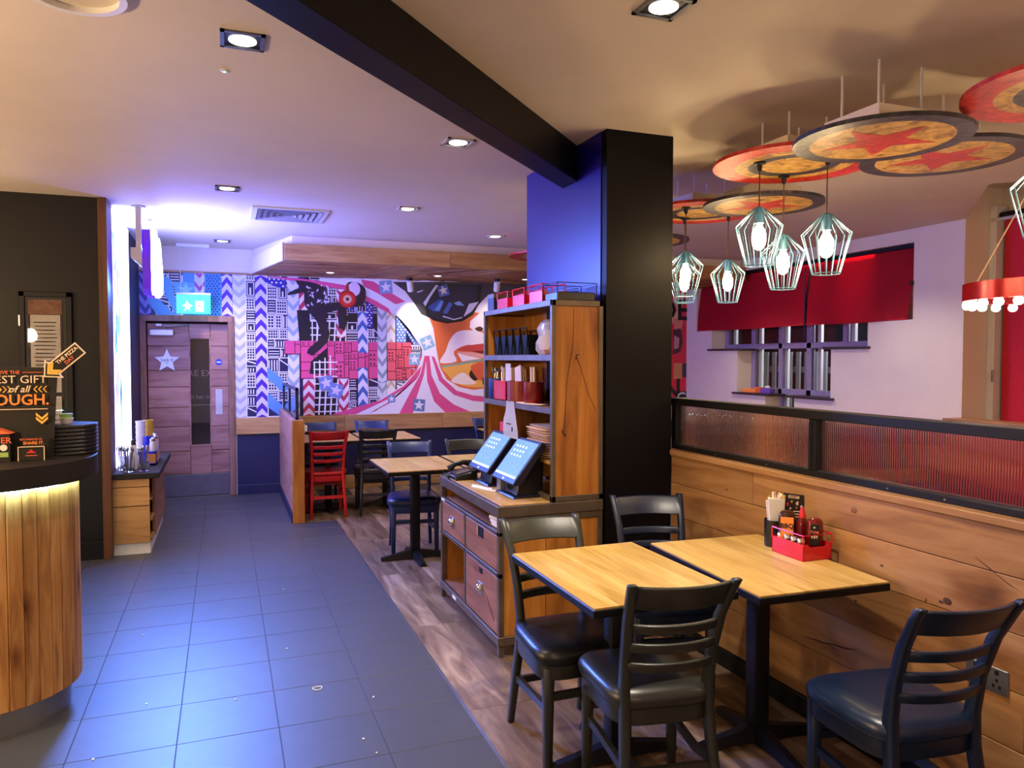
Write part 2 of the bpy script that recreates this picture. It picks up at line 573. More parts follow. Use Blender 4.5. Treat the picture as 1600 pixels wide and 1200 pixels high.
# ---- far wall with its door opening, dado and skirting
wf = MB().box((0.105, 9.2, 0.0), (6.8, 9.35, 2.82)).box((-0.862, 9.2, 2.052), (0.105, 9.35, 2.82))
wall_far = struct('wall_far', wf, M['white_wall'])
struct('wall_far_dado', MB().box((0.13, 9.188, 0.0), (6.2, 9.2, 0.70)), M['navy_wall']).parent = wall_far
struct('door_void', MB().box((-0.95, 9.36, 0.0), (0.2, 9.5, 2.2)), M['black_wall']).parent = wall_far
struct('baseboard_far', MB().box((0.13, 9.17, 0.0), (0.62, 9.188, 0.11), 0.003), M['navy_wall'])
struct('baseboard_far_timber', MB().box((0.70, 9.165, 0.0), (6.2, 9.188, 0.16), 0.003), M['oak_x'])
band = struct('trim_2', MB().box((0.115, 9.172, 0.70), (6.2, 9.176, 0.89)), M['oak_x'])
for k in range(5):
    piece('board', mesh_of(MB().box((-0.6085, -0.02, 0.0), (0.6085, 0.018, 0.19), 0.003), M['oak_x']), band, (0.735 + 1.22 * k, 9.17, 0.70))
struct('trim_3', MB().box((-0.86, 9.18, 2.531), (0.6, 9.2, 2.55), 0.002), M['oak_x'])

# ---- left: black wall, timber return, wall of the light box
struct('wall_left', MB().box((-3.2, 6.63, 0.0), (-0.90, 6.80, 2.82)), M['black_wall'])
struct('baseboard_left', MB().box((-3.2, 6.612, 0.0), (-0.87, 6.63, 0.14), 0.003), M['black_wall'])
struct('trim_4', MB().box((-0.90, 6.60, 0.0), (-0.838, 6.90, 2.82), 0.003), M['trim_wood'])
struct('wall_left_return', MB().box((-1.05, 6.9, 0.0), (-0.862, 9.35, 2.82)), M['navy_wall'])
struct('wall_left_side', MB().box((-3.3, -1.2, 0.0), (-3.2, 6.8, 2.82)), M['white_wall'])
struct('wall_back', MB().box((-3.3, -1.3, 0.0), (6.8, -1.2, 2.82)), M['white_wall'])

# ---- ceiling with the raised bay at the right
cl = [(-3.3, -1.3), (6.8, -1.3), (6.8, 2.25), (6.2, 2.75), (5.11, 3.84), (6.2, 4.88), (6.2, 9.35), (-3.3, 9.35)]
struct('ceiling', MB().prism([(x, y, 2.82) for x, y in cl], (0, 0, 0.1)), M['ceiling'])
bay = MB().prism([(6.85, 2.0, 3.12), (4.95, 3.84, 3.12), (6.85, 5.3, 3.12)], (0, 0, 0.06))
bay.prism([(5.118, 3.836, 2.8225), (6.212, 4.874, 2.8225), (6.18, 4.91, 2.8225), (5.05, 3.836, 2.8225)], (0, 0, 0.33))
bay.prism([(5.118, 3.842, 2.8225), (6.8, 2.165, 2.8225), (6.76, 2.11, 2.8225), (5.05, 3.83, 2.8225)], (0, 0, 0.33))
struct('ceiling_bay', bay, M['ceiling'])

# ---- right wall with the stepped window opening
yA, yB = 4.885, 9.2
wr = MB()
W0, W1 = 6.2, 6.52
def wbox(y0, y1, z0, z1, m=wr):
    m.box((W0, y0, z0), (W1, y1, z1))
wbox(yA, yB, 2.69, 2.82)
wbox(yA, 5.40, 1.95, 2.69); wbox(8.95, yB, 1.95, 2.69)
wbox(yA, 5.94, 1.69, 1.95); wbox(8.60, yB, 1.69, 1.95)
wbox(yA, 6.44, 1.13, 1.69); wbox(8.05, yB, 1.13, 1.69)
wbox(yA, 7.00, 0.70, 1.13); wbox(7.50, yB, 0.70, 1.13)
wbox(yA, yB, 0.0, 0.70)
wr.box((6.46, 5.38, 1.95), (6.5, 5.94, 2.7)); wr.box((6.46, 8.60, 1.95), (6.5, 8.97, 2.7))
struct('wall_right', wr, M['white_wall'])
struct('wall_right_bay', MB().box((6.66, -1.2, 0), (6.8, 5.1, 3.2)).box((6.2, 4.868, 0), (6.67, 4.884, 3.14)), M['white_wall'])
# window frame, panes and what can be seen of the night outside
FX = 6.45
win = struct('window_1', MB().box((FX - 0.035, 7.46, 0.70), (FX + 0.03, 7.53, 2.69), 0.004), M['window_frame'])
fr = [((FX - .03, 8.53, 1.69), (FX + .03, 8.60, 2.69)), ((FX - .03, 7.98, 1.13), (FX + .03, 8.05, 2.69)), ((FX - .035, 6.97, .70), (FX + .03, 7.05, 2.69)), ((FX - .03, 6.44, 1.13), (FX + .03, 6.50, 2.69)),
      ((FX - .03, 5.94, 1.69), (FX + .03, 6.00, 2.69))]
for a, b in fr:
    piece('mullion', mesh_of(MB().box(a, b, 0.004), M['window_frame']), win)
for a, b in [((FX - .035, 5.94, 1.69), (FX + .03, 8.60, 1.76)), ((FX - .035, 6.44, 1.13), (FX + .03, 8.05, 1.20))]:
    piece('transom', mesh_of(MB().box(a, b, 0.004), M['window_frame']), win)
for y0, y1, z0, z1 in [(6.0, 6.44, 1.76, 2.6), (6.5, 6.97, 1.76, 2.6), (7.05, 7.46, 1.76, 2.6), (7.53, 7.98, 1.76, 2.6), (8.05, 8.53, 1.76, 2.6),
                       (6.5, 6.97, 1.2, 1.69), (7.05, 7.46, 1.2, 1.69), (7.53, 7.98, 1.2, 1.69), (7.05, 7.46, .74, 1.13)]:
    piece('pane', mesh_of(MB().box((FX - .004, y0 - .01, z0 - .01), (FX + .004, y1 + .01, z1 + .01)), M['glass']), win)
for k, (y0, y1, z) in enumerate([(7.95, 8.66, 1.672), (5.90, 6.54, 1.672), (7.40, 8.12, 1.112), (6.38, 7.08, 1.112)]):
    piece('sill', mesh_of(MB().box((6.165, y0, z), (6.43, y1, z + 0.028), 0.010, seg=2), M['sill']), win)
struct('wall_outside', MB().box((7.9, 3.0, -0.2), (8.0, 11.5, 3.6)), M['black_wall'])
pale = mat('pale_fence_paint', '#9aa3a8', 0.7)
fence = thing('garden_fence', 'pale picket fence in the dark outside the stepped window', 'fence', (7.3, 7.9, 0))
pk = mesh_of(MB().box((-.015, -.04, 0), (.015, .04, 1.66), 0.004), pale)
for k in range(20):
    piece('picket', pk, fence, (0, -1.5 + 0.16 * k, 0))
for z in (0.5, 1.38):
    part('rail', MB().box((7.32, 6.3, z), (7.36, 9.5, z + 0.08)), pale, fence)
for y0, z0, z1 in ((6.0, 1.76, 2.6), (6.5, 1.2, 2.6), (7.05, .74, 2.6), (7.53, 1.2, 2.6), (8.05, 1.76, 2.6)):
    for dy in (0.36, ):
        piece('sash', mesh_of(MB().box((FX + .012, y0 + dy, z0), (FX + .05, y0 + dy + .055, z1), 0.003), M['white_metal']), win)
fill_lamp('added_outdoor_fill', (6.95, 6.2, 2.6), 140.0, (0.9, 0.95, 1.0))  # lamp added outside to bring out the fence
# bay window side: white post, red roller blind
w2 = struct('window_2', MB().box((6.50, 4.80, 0.9), (6.655, 4.868, 2.95), 0.005), M['white_metal'])
piece('handle', mesh_of(MB().box((6.485, 4.79, 1.36), (6.50, 4.81, 1.47), 0.003), M['brushed']), w2)
piece('pane', mesh_of(MB().box((6.635, 2.9, 0.95), (6.645, 4.8, 2.9)), M['glass']), w2)

# ---- pillar wall and diagonal beam
pl = MB().box((1.952, 3.66, 0.0), (2.37, 4.80, 2.82))
pillar = struct('pillar', pl, M['pillar'])
struct('pillar_side_face', MB().box((1.946, 3.72, 0.0), (1.952, 4.80, 2.82)), M['pillar_side']).parent = pillar
d = 1 / math.sqrt(2)
c0 = Vector((2.02, 4.19, 0)); dirv = Vector((-d, -d, 0)); wv = Vector((d, -d, 0)) * 0.072
L = 4.6
bp = [c0 + wv, c0 - wv, c0 - wv + dirv * L, c0 + wv + dirv * L]
bm_ = MB().prism([(p.x, p.y, 2.612) for p in bp], (0, 0, 0.209), 0.004)
struct('beam', bm_, M['pillar'])

# ---- timber canopy under the ceiling along the far wall
can = thing('timber_canopy', 'plank-clad timber canopy hanging below the ceiling over the mural', 'canopy', (2.9, 8.5, 2.53))
part('hanger_box', MB().prism([(0.66, 7.97, 2.72), (6.18, 7.97, 2.72), (6.18, 9.17, 2.72), (0.32, 9.17, 2.72)], (0, 0, 0.099)), M['white_wall'], can, label='white upper part of the canopy')
part('side_fascia', MB().prism([(0.56, 7.90, 2.558), (0.58, 7.93, 2.558), (0.31, 9.16, 2.535), (0.285, 9.15, 2.535)], (0, 0, 0.18)), M['white_wall'], can, label='white painted end of the canopy')
for k, (a, b) in enumerate(((0.575, 2.30), (2.303, 4.2), (4.203, 6.19))):
    part('fascia_board', MB().box((a, 7.885, 2.558), (b, 7.915, 2.725), 0.003), M['oak_x'], can)
def soffit(tri, ang, n=12, wid=0.125):
    """boards laid at an angle and cut to a polygon"""
    bd = []
    c, s = math.cos(ang), math.sin(ang)
    for k in range(-140, 140):
        lo, hi = k * wid + 0.004, (k + 1) * wid - 0.004
        poly = [Vector(p) for p in tri]
        for sign, lim in ((1, lo), (-1, -hi)):
            out = []
            for i in range(len(poly)):
                a, b = poly[i], poly[(i + 1) % len(poly)]
                da = sign * (-s * a.x + c * a.y) - lim
                db = sign * (-s * b.x + c * b.y) - lim
                if da >= 0: out.append(a)
                if (da >= 0) != (db >= 0): out.append(a.lerp(b, da / (da - db)))
            poly = out
            if len(poly) < 3: break
        if len(poly) >= 3:
            bd.append(poly)
    return bd
ya, yb = 7.915, 9.165
zones = [(((0.575, ya), (0.32, yb), (1.30, yb), (1.75, ya)), 0.0), (((1.75, ya), (1.30, yb), (2.60, yb)), 1.95), (((1.75, ya), (2.60, yb), (3.1, ya)), 2.3),
         (((3.1, ya), (2.60, yb), (3.6, yb), (3.8, ya)), 0.35), (((3.8, ya), (3.6, yb), (6.18, yb), (6.18, ya)), 0.0)]
for tri, ang in zones:
    m = 'rough_x' if ang < 1 else 'rough_x'
    for poly in soffit(tri, ang):
        dz = random.uniform(0.0, 0.012)
        try:
            part('board', MB().prism([(p.x, p.y, 2.532 + dz + 0.03 * (9.165 - p.y) / 1.25) for p in poly], (0, 0, 0.02)), M[m], can)
        except ValueError:
            pass
part('backing', MB().prism([(0.58, 7.93, 2.60), (6.18, 7.93, 2.60), (6.18, 9.16, 2.60), (0.34, 9.16, 2.60)], (0, 0, 0.12)), M['black_wall'], can)

# ================================================================ door at the end of the aisle
def plabel(o, s): o['label'] = s
dr = struct('door_1', MB().box((-0.79, 9.262, 0.01), (-0.365, 9.30, 1.965)), M['door_wood'])
dr2 = []
def board(x0, x1, z0, z1):
    piece('board', mesh_of(MB().box((x0, 9.238, z0), (x1, 9.262, z1), 0.004), M['door_wood']), dr)
zs = [0.26, 0.52, 0.80, 1.02, 1.25, 1.44, 1.71, 1.965]
for a, b in zip(zs[:-1], zs[1:]):
    board(-0.79, -0.368, a + 0.003, b - 0.003)
    board(-0.142, 0.045, a + 0.003, b - 0.003)
board(-0.365, -0.145, 1.80, 1.962); board(-0.365, -0.145, 0.26, 0.59)
piece('rail', mesh_of(MB().box((-0.368, 9.262, 1.80), (0.045, 9.30, 1.965)), M['door_wood']), dr)
piece('rail', mesh_of(MB().box((-0.368, 9.262, 0.01), (0.045, 9.30, 0.59)), M['door_wood']), dr)
piece('stile', mesh_of(MB().box((-0.142, 9.262, 0.59), (0.045, 9.30, 1.80)), M['door_wood']), dr)
piece('kick_plate', mesh_of(MB().box((-0.785, 9.232, 0.012), (0.043, 9.262, 0.258), 0.002), M['kick']), dr)
piece('glass_pane', mesh_of(MB().box((-0.36, 9.268, 0.595), (-0.15, 9.274, 1.795)), M['glass']), dr)
bead = MB()
for a, b in [((-0.37, 9.233, 0.588), (-0.355, 9.25, 1.80)), ((-0.155, 9.233, 0.588), (-0.14, 9.25, 1.80)), ((-0.37, 9.233, 0.580), (-0.14, 9.25, 0.592)), ((-0.37, 9.233, 1.795), (-0.14, 9.25, 1.81))]:
    piece('glazing_bead', mesh_of(MB().box(a, b), M['door_wood']), dr)
piece('push_plate', mesh_of(MB().box((-0.095, 9.234, 0.93), (-0.022, 9.240, 1.22), 0.001), M['silver_paint']), dr)
g1 = text('lettering', 'FIRE EXIT', (-0.22, 9.264, 1.385), 0.105, M['grey_ink'], dr)
piece('threshold', mesh_of(MB().box((-0.79, 9.20, 0.0), (0.05, 9.262, 0.008)), M['brushed']), dr)
# shorten: the words sit behind the slot, so only their middle shows
bpy.data.objects.remove(g1)
vs = thing('fire_exit_notice', 'notice with grey lettering seen through the narrow glass slot of the door', 'notice', (-0.25, 9.345, 1.1))
part('board', MB().box((-0.55, 9.345, 0.95), (0.05, 9.352, 1.55)), M['black_wall'], vs)
text('lettering', 'FIRE EXIT', (-0.25, 9.343, 1.40), 0.10, M['grey_ink'], vs)
text('lettering', 'Push bar to open', (-0.22, 9.343, 1.13), 0.065, M['grey_ink'], vs)
part('underline', MB().box((-0.5, 9.342, 1.035), (0.0, 9.345, 1.042)), M['grey_ink'], vs)
# frame
fx = struct('trim_5', MB().box((-0.862, 9.165, 0.0), (-0.80, 9.34, 1.99), 0.004), M['frame_wood'])
piece('jamb', mesh_of(MB().box((0.045, 9.165, 0.0), (0.112, 9.34, 1.99), 0.004), M['frame_wood']), fx)
piece('head', mesh_of(MB().box((-0.862, 9.165, 1.985), (0.112, 9.34, 2.052), 0.004), M['frame_wood']), fx)
# closer
cz = thing('door_closer', 'silver overhead closer at the top of the timber door', 'door closer', (-0.65, 9.2, 1.86))
part('body', MB().box((-0.765, 9.17, 1.825), (-0.52, 9.238, 1.895), 0.008), M['silver_paint'], cz)
part('arm', MB().tube([(-0.62, 9.2, 1.895), (-0.62, 9.2, 1.93), (-0.36, 9.22, 1.945)], 0.008, 6), M['brushed'], cz)
part('bracket', MB().box((-0.70, 9.18, 1.93), (-0.64, 9.235, 1.958), 0.003), M['white'], cz)
# star
st = thing('star_sign', 'white star-shaped sign with a few dark words on the timber door', 'sign', (-0.595, 9.23, 1.44))
part('plate', MB().prism([(x, 9.232, z) for x, z in star_pts((-0.595, 1.545), 0.138, 0.42)], (0, -0.012, 0), 0.002), M['silver_paint'], st, smooth=False)
text('lettering', 'Sack It', (-0.595, 9.2185, 1.555), 0.05, M['ink'], st)
text('lettering', 'x', (-0.595, 9.2185, 1.52), 0.03, M['ink'], st)
sk = thing('blue_door_sticker', 'round blue fire-door sticker at the right edge of the timber door', 'sticker', (-0.055, 9.235, 1.53))
part('disc', MB().cyl((-0.055, 9.238, 1.53), (-0.055, 9.234, 1.53), 0.036, n=20), M['blue_sticker'], sk)
part('bar', MB().box((-0.078, 9.2325, 1.522), (-0.032, 9.2345, 1.538)), M['paper'], sk)

# ================================================================ exit sign
ex = thing('exit_sign', 'green lit emergency exit box hanging on two wires in front of the door', 'exit sign', (-0.305, 8.95, 2.06))
part('ceiling_bar', MB().box((-0.47, 8.925, 2.782), (-0.135, 8.975, 2.82), 0.004), M['white_metal'], ex)
part('case', MB().box((-0.475, 8.935, 2.06), (-0.13, 8.965, 2.275), 0.004), M['exit_glow'], ex)
part('top_rail', MB().box((-0.478, 8.93, 2.268), (-0.127, 8.97, 2.288), 0.003), M['white_metal'], ex)
for x in (-0.43, -0.21):
    part('wire', MB().cyl((x, 8.95, 2.285), (x, 8.95, 2.785), 0.003, n=5), M['white_metal'], ex)
part('door_pictogram', MB().box((-0.285, 8.9315, 2.085), (-0.20, 8.936, 2.20)), M['exit_white'], ex)
part('arrow', MB().prism([(-0.245, 8.9305, 2.165), (-0.262, 8.9305, 2.10), (-0.256, 8.9305, 2.10), (-0.245, 8.9305, 2.145), (-0.222, 8.9305, 2.105), (-0.205, 8.9305, 2.105), (-0.205, 8.9305, 2.111), (-0.22, 8.9305, 2.111)], (0, -0.001, 0)), M['ink'], ex)
pic = MB()
pic.prism([(-0.40, 8.9325, 2.09), (-0.375, 8.9325, 2.13), (-0.42, 8.9325, 2.15), (-0.385, 8.9325, 2.16), (-0.37, 8.9325, 2.20), (-0.345, 8.9325, 2.16), (-0.31, 8.9325, 2.15), (-0.345, 8.9325, 2.13), (-0.34, 8.9325, 2.09), (-0.36, 8.9325, 2.115)], (0, -0.001, 0))
part('running_figure_pictogram', pic, M['exit_white'], ex)

# ================================================================ mural print on the far wall (flat artwork, laid out in wall metres: x, z)
ART = []          # (colour, [(x, z)...])
def A(col, pts, smooth=0):
    if smooth:
        n = len(pts); out = []
        for i in range(n):
            p0, p1, p2, p3 = pts[i - 1], pts[i], pts[(i + 1) % n], pts[(i + 2) % n]
            for k in range(smooth):
                t = k / smooth
                out.append(tuple(0.5 * (2 * p1[j] + (p2[j] - p0[j]) * t + (2 * p0[j] - 5 * p1[j] + 4 * p2[j] - p3[j]) * t * t + (3 * p1[j] - p0[j] - 3 * p2[j] + p3[j]) * t ** 3) for j in (0, 1)))
        pts = out
    ART.append((col, list(pts)))
def R4(col, x0, x1, z0, z1): A(col, [(x0, z0), (x1, z0), (x1, z1), (x0, z1)])
NAVY, WHT, PURP, LILA, GREYB, REDC, BLUEC, TAN, PINK, CORAL, SKY, BLK = '#1c1848', '#e9e6ee', '#4a22a0', '#d5cdf0', '#9fb0bd', '#bb2f4e', '#3f66ad', '#cdb98c', '#dd4f86', '#e8606a', '#58a6dc', '#16121c'
def chevrons(x0, x1, z0, z1, bg, fg, step=0.135, th=0.06, dip=0.06, ph=0.0, up=True):
    """zigzag strip: every band is a bent bar, cut at the strip's ends"""
    R4(bg, x0, x1, z0, z1)
    xm = (x0 + x1) / 2
    z = z0 - dip + ph
    s = 1 if up else -1
    while z < z1 + dip:
        pts = []
        lo = [(x0, z - s * dip / 2), (xm, z + s * dip / 2), (x1, z - s * dip / 2)]
        hi = [(x1, z - s * dip / 2 + th), (xm, z + s * dip / 2 + th), (x0, z - s * dip / 2 + th)]
        q = lo + hi
        zz = [p[1] for p in q]
        if min(zz) >= z0 and max(zz) <= z1:
            A(fg, q)
        elif max(zz) > z0 + 0.01 and min(zz) < z1 - 0.01:
            A(fg, [(x, min(max(v, z0), z1)) for x, v in q])
        z += step
def blocks(x0, x1, z0, z1, bg, fg, seed, d=0.085, lw=0.010):
    """line drawing of a city: boxes, window grids and slabs"""
    rr = random.Random(seed)
    R4(bg, x0, x1, z0, z1)
    z = z0
    while z < z1 - 0.02:
        h = min(rr.uniform(0.07, 0.19), z1 - z)
        x = x0
        while x < x1 - 0.015:
            w = min(rr.uniform(0.07, 0.17), x1 - x)
            if x1 - (x + w) < 0.04: w = x1 - x
            kind = rr.random()
            R4(fg, x, x + w, z, z + lw); R4(fg, x, x + lw, z, z + h)
            if kind < 0.34 and w > 0.05:
                nx, nz = max(2, int(w / 0.03)), max(2, int(h / 0.036))
                R4(fg, x + 0.012, x + w - 0.006, z + 0.012, z + h - 0.008)
                for i in range(nx):
                    for j in range(nz):
                        gx, gz = (w - 0.026) / nx, (h - 0.028) / nz
                        R4(bg, x + 0.017 + gx * i, x + 0.017 + gx * (i + 0.76), z + 0.017 + gz * j, z + 0.017 + gz * (j + 0.76))
            elif kind < 0.55:
                for j in range(max(2, int(h / 0.03))):
                    R4(fg, x + 0.02, x + w - 0.01, z + 0.018 + 0.03 * j, min(z + h, z + 0.027 + 0.03 * j))
            elif kind < 0.7:
                for j in range(max(2, int(w / 0.03))):
                    R4(fg, x + 0.015 + 0.03 * j, min(x + w, x + 0.027 + 0.03 * j), z + 0.02, z + h - 0.02)
            elif kind < 0.85 and w > 0.06 and h > 0.06:
                R4(fg, x + 0.02, x + w - 0.01, z + 0.022, z + h - 0.012)
                R4(bg, x + 0.029, x + w - 0.019, z + 0.031, z + h - 0.021)
                R4(fg, x + w * 0.45, x + w * 0.6, z + 0.036, z + h * 0.6)
            else:
                A(fg, [(x, z + h), (x + w, z + h * 0.55), (x + w, z + h * 0.55 - 0.014), (x, z + h - 0.014)])
            x += w
        z += h
def starbox(c, r, box, st, rot=0.2):
    A(box, [(c[0] + r * 1.3 * math.cos(rot + PI / 4 + PI / 2 * k), c[1] + r * 1.3 * math.sin(rot + PI / 4 + PI / 2 * k)) for k in range(4)])
    A(st, star_pts(c, r * 0.86, 0.42, PI / 2 + rot))
def dots(poly, c, step, r, col):
    xs = [p[0] for p in poly]; zs = [p[1] for p in poly]
    j = 0
    z = min(zs) + step / 2
    def inside(x, z):
        k = False
        for i in range(len(poly)):
            (xa, za), (xb, zb) = poly[i - 1], poly[i]
            if (za > z) != (zb > z) and x < (xb - xa) * (z - za) / (zb - za) + xa: k = not k
        return k
    while z < max(zs):
        x = min(xs) + (step / 2 if j % 2 else step)
        while x < max(xs):
            if inside(x - r, z) and inside(x + r, z):
                A(col, [(x + r * math.cos(PI / 3 * i), z + r * math.sin(PI / 3 * i)) for i in range(6)])
            x += step
        z += step * 0.8; j += 1

Z0, Z1 = 0.89, 2.531
R4(NAVY, 0.115, 3.95, Z0, Z1); R4(NAVY, -0.86, 0.115, 2.055, Z1)
# city columns and strips, left to right
blocks(-0.70, 0.12, 2.055, Z1, NAVY, WHT, 3)
chevrons(-0.86, -0.745, 2.055, Z1, '#7f86d8', '#2b3590', 0.14, 0.066, 0.09, up=False)
A(SKY, [(-0.774, 2.291), (-0.717, 2.279), (-0.501, 2.058), (-0.682, 2.051), (-0.767, 2.179)])
A(SKY, [(-0.618, 2.494), (-0.534, 2.441), (-0.475, 2.058), (-0.501, 2.058), (-0.576, 2.227), (-0.626, 2.381)])
R4('#3f8fd0', -0.42, -0.13, 2.055, Z1)
A(SKY, [(-0.521, 2.427), (-0.292, 2.421), (-0.287, 2.292), (-0.497, 2.286)])
A('#8ccdf0', star_pts((-0.388, 2.339), 0.095, 0.4))
chevrons(-0.30, -0.195, 2.28, Z1, '#c8c2ee', '#a0398c', 0.15, 0.05, 0.07, up=False)
R4('#2f86d6', -0.19, -0.02, 2.055, Z1)
dots([(-0.19, 2.055), (-0.02, 2.055), (-0.02, Z1), (-0.19, Z1)], None, 0.036, 0.0105, '#16246a')
chevrons(-0.015, 0.095, 2.055, Z1, LILA, PURP, 0.14, 0.066, 0.075)
chevrons(0.10, 0.235, Z0, Z1, '#d9d5ee', '#aeb2cc', 0.122, 0.055, 0.06, up=False)
blocks(0.235, 0.345, Z0, Z1, NAVY, WHT, 11)
chevrons(0.345, 0.468, Z0, Z1, LILA, PURP, 0.138, 0.066, 0.07)
blocks(0.468, 0.70, Z0, Z1, NAVY, WHT, 23)
A('#2b2a96', [(0.456, 2.501), (0.687, 2.494), (0.686, 2.389), (0.578, 2.402), (0.455, 2.461)])
dots([(0.456, 2.501), (0.687, 2.494), (0.686, 2.389), (0.455, 2.461)], None, 0.05, 0.012, WHT)
A(NAVY, [(0.449, 1.635), (0.463, 1.474), (0.448, 1.474)])
A('#5e93dd', [(0.468, 1.474), (0.644, 1.327), (0.642, 1.172), (0.466, 1.345)])
A('#5e93dd', [(0.472, 1.175), (0.633, 1.026), (0.632, 0.879), (0.470, 1.005)])
chevrons(0.70, 0.83, Z0, Z1, '#e0ddf0', GREYB, 0.15, 0.06, 0.075, up=False)
chevrons(0.835, 0.955, 1.78, 2.40, '#eadff0', REDC, 0.15, 0.075, 0.075)
R4(BLK, 0.955, 1.75, Z0, Z1)
# lattice tower
A(BLK, [(0.806, 2.141), (1.160, 2.149), (1.149, 0.864), (0.900, 0.871)])
def tower():
    xl = lambda z: 1.02 + 0.16 * (2.0 - z) if z > 1.55 else 0.965 + 0.02 * (1.55 - z)
    for k in range(15):
        z = 0.93 + 0.083 * k
        R4(WHT, 0.955 + 0.012 * k if k < 10 else 0.96, 1.40, z, z + 0.014)
    for k in range(7):
        x = 0.972 + 0.068 * k
        A(WHT, [(x, 0.90), (x + 0.018, 0.90), (x + 0.085, 2.02), (x + 0.067, 2.02)])
tower()
for k in range(3):
    R4(WHT, 0.975 + 0.055 * k, 0.988 + 0.055 * k, 1.78, 2.02)
blocks(0.955, 1.27, 2.02, Z1, BLK, WHT, 71)
blocks(1.37, 1.76, 2.12, Z1, BLK, '#b9b2d8', 73)
blocks(1.32, 1.50, Z0, 1.35, NAVY, WHT, 31)
chevrons(0.87, 1.0, Z0, 1.42, '#e6dbec', REDC, 0.135, 0.062, 0.075)
chevrons(1.285, 1.40, Z0, 1.40, '#efe0ee', REDC, 0.14, 0.06, 0.08, up=False)
chevrons(1.265, 1.37, 1.82, 2.40, '#efe0ee', REDC, 0.15, 0.065, 0.08, up=False)
R4('#2b2a96', 1.375, 1.46, 2.16, 2.34); dots([(1.375, 2.16), (1.46, 2.16), (1.46, 2.34), (1.375, 2.34)], None, 0.04, 0.01, WHT)
R4('#2b2a96', 1.62, 1.70, 1.95, 2.25); dots([(1.62, 1.95), (1.70, 1.95), (1.70, 2.25), (1.62, 2.25)], None, 0.04, 0.01, WHT)
blocks(1.37, 1.52, 1.62, 2.02, BLK, WHT, 41)
blocks(1.63, 1.76, Z0, 1.95, NAVY, WHT, 43)
chevrons(1.515, 1.63, Z0, 2.14, '#e3dff0', BLUEC, 0.16, 0.07, 0.08)
chevrons(1.755, 1.865, 0.95, 2.22, '#d6d8e0', '#97a2ac', 0.15, 0.06, 0.075, up=False)
chevrons(1.868, 1.975, 0.95, 2.14, '#efeae0', TAN, 0.17, 0.05, 0.07)
R4('#5f86c8', 1.985, 2.11, 1.74, 2.1); dots([(1.985, 1.74), (2.11, 1.74), (2.11, 2.1), (1.985, 2.1)], None, 0.042, 0.012, WHT)
A('#5f86c8', [(2.066, 1.981), (2.205, 1.915), (2.301, 1.708), (2.222, 1.708)]); dots([(2.066, 1.981), (2.205, 1.915), (2.301, 1.708), (2.222, 1.708)], None, 0.042, 0.012, WHT)
blocks(1.98, 2.48, 1.05, 1.74, '#e9e6ee', '#1d1a2c', 53)
# red city band
def redband(x0, x1, z0, z1, seed):
    rr = random.Random(seed)
    R4(CORAL if x0 > 1.7 else PINK, x0, x1, z0, z1)
    x = x0
    while x < x1 - 0.02:
        w = min(rr.uniform(0.07, 0.16), x1 - x)
        z = z0
        while z < z1 - 0.02:
            h = min(rr.uniform(0.07, 0.2), z1 - z)
            R4('#6d1530', x, x + w, z, z + 0.010); R4('#6d1530', x, x + 0.010, z, z + h)
            if rr.random() < 0.35:
                for i in range(2):
                    for j in range(3):
                        R4('#6d1530', x + 0.02 + i * (w - 0.03) / 2, x + 0.02 + (i + 0.55) * (w - 0.03) / 2, z + 0.02 + j * (h - 0.03) / 3, z + 0.02 + (j + 0.5) * (h - 0.03) / 3)
            z += h
        x += w
redband(0.66, 1.0, 1.62, 1.78, 61)
redband(0.84, 1.52, 1.33, 1.78, 62)
redband(1.40, 1.76, 1.32, 1.64, 63)
redband(1.64, 1.76, 1.32, 1.77, 64)
redband(1.867, 2.17, 1.30, 1.77, 65)
redband(2.0, 2.30, 1.45, 1.60, 66); redband(2.1, 2.28, 1.31, 1.44, 67)
chevrons(1.755, 1.865, 1.28, 1.80, '#d6d8e0', '#8f9aa4', 0.15, 0.06, 0.075, up=False)
A(BLK, [(0.962, 1.537), (1.156, 1.703), (1.154, 1.388), (0.944, 1.389)])
for k in range(4):
    x = (0.993, 1.471)[0] + 0.062 * k
    R4(WHT, x, x + 0.015, 1.33, 1.52 + 0.03 * k)
for k in range(3):
    R4(WHT, 0.99, 1.27, 1.35 + 0.085 * k, 1.364 + 0.085 * k)
chevrons(1.515, 1.63, Z0, 1.46, '#e3dff0', BLUEC, 0.16, 0.07, 0.08)
chevrons(2.12, 2.25, 1.10, 1.30, '#e3dff0', BLUEC, 0.14, 0.06, 0.09, up=False)
# swirling flag: white ground, pink bars
A(WHT, [(1.067, 2.524), (1.658, 2.538), (2.349, 2.547), (3.340, 2.556), (3.340, 1.578), (3.95, 0.885), (1.40, 0.885), (1.363, 0.950), (1.733, 1.043), (2.044, 1.226), (2.238, 1.414), (2.303, 1.578), (2.316, 1.691), (2.184, 1.880), (2.011, 2.083), (1.997, 2.083), (1.826, 2.198), (1.623, 2.311), (1.407, 2.388), (1.066, 2.459)])
A(PINK, [(0.456, 2.517), (0.812, 2.515), (1.163, 2.479), (1.408, 2.446), (1.407, 2.388), (1.066, 2.434), (0.718, 2.487)])
A(PINK, [(1.558, 2.526), (1.709, 2.507), (1.878, 2.403), (2.102, 2.273), (1.980, 2.236), (1.759, 2.365), (1.591, 2.444)])
A(PINK, [(1.590, 2.343), (1.741, 2.272), (1.894, 2.183), (1.928, 2.107), (1.757, 2.196), (1.573, 2.292)])
A('#f2eef4', [(1.998, 2.253), (1.942, 2.149), (2.115, 1.982), (2.272, 1.742), (2.167, 1.914), (1.925, 2.183)])
starbox((1.861, 2.444), 0.085, '#7f9cc6', WHT, 0.1)
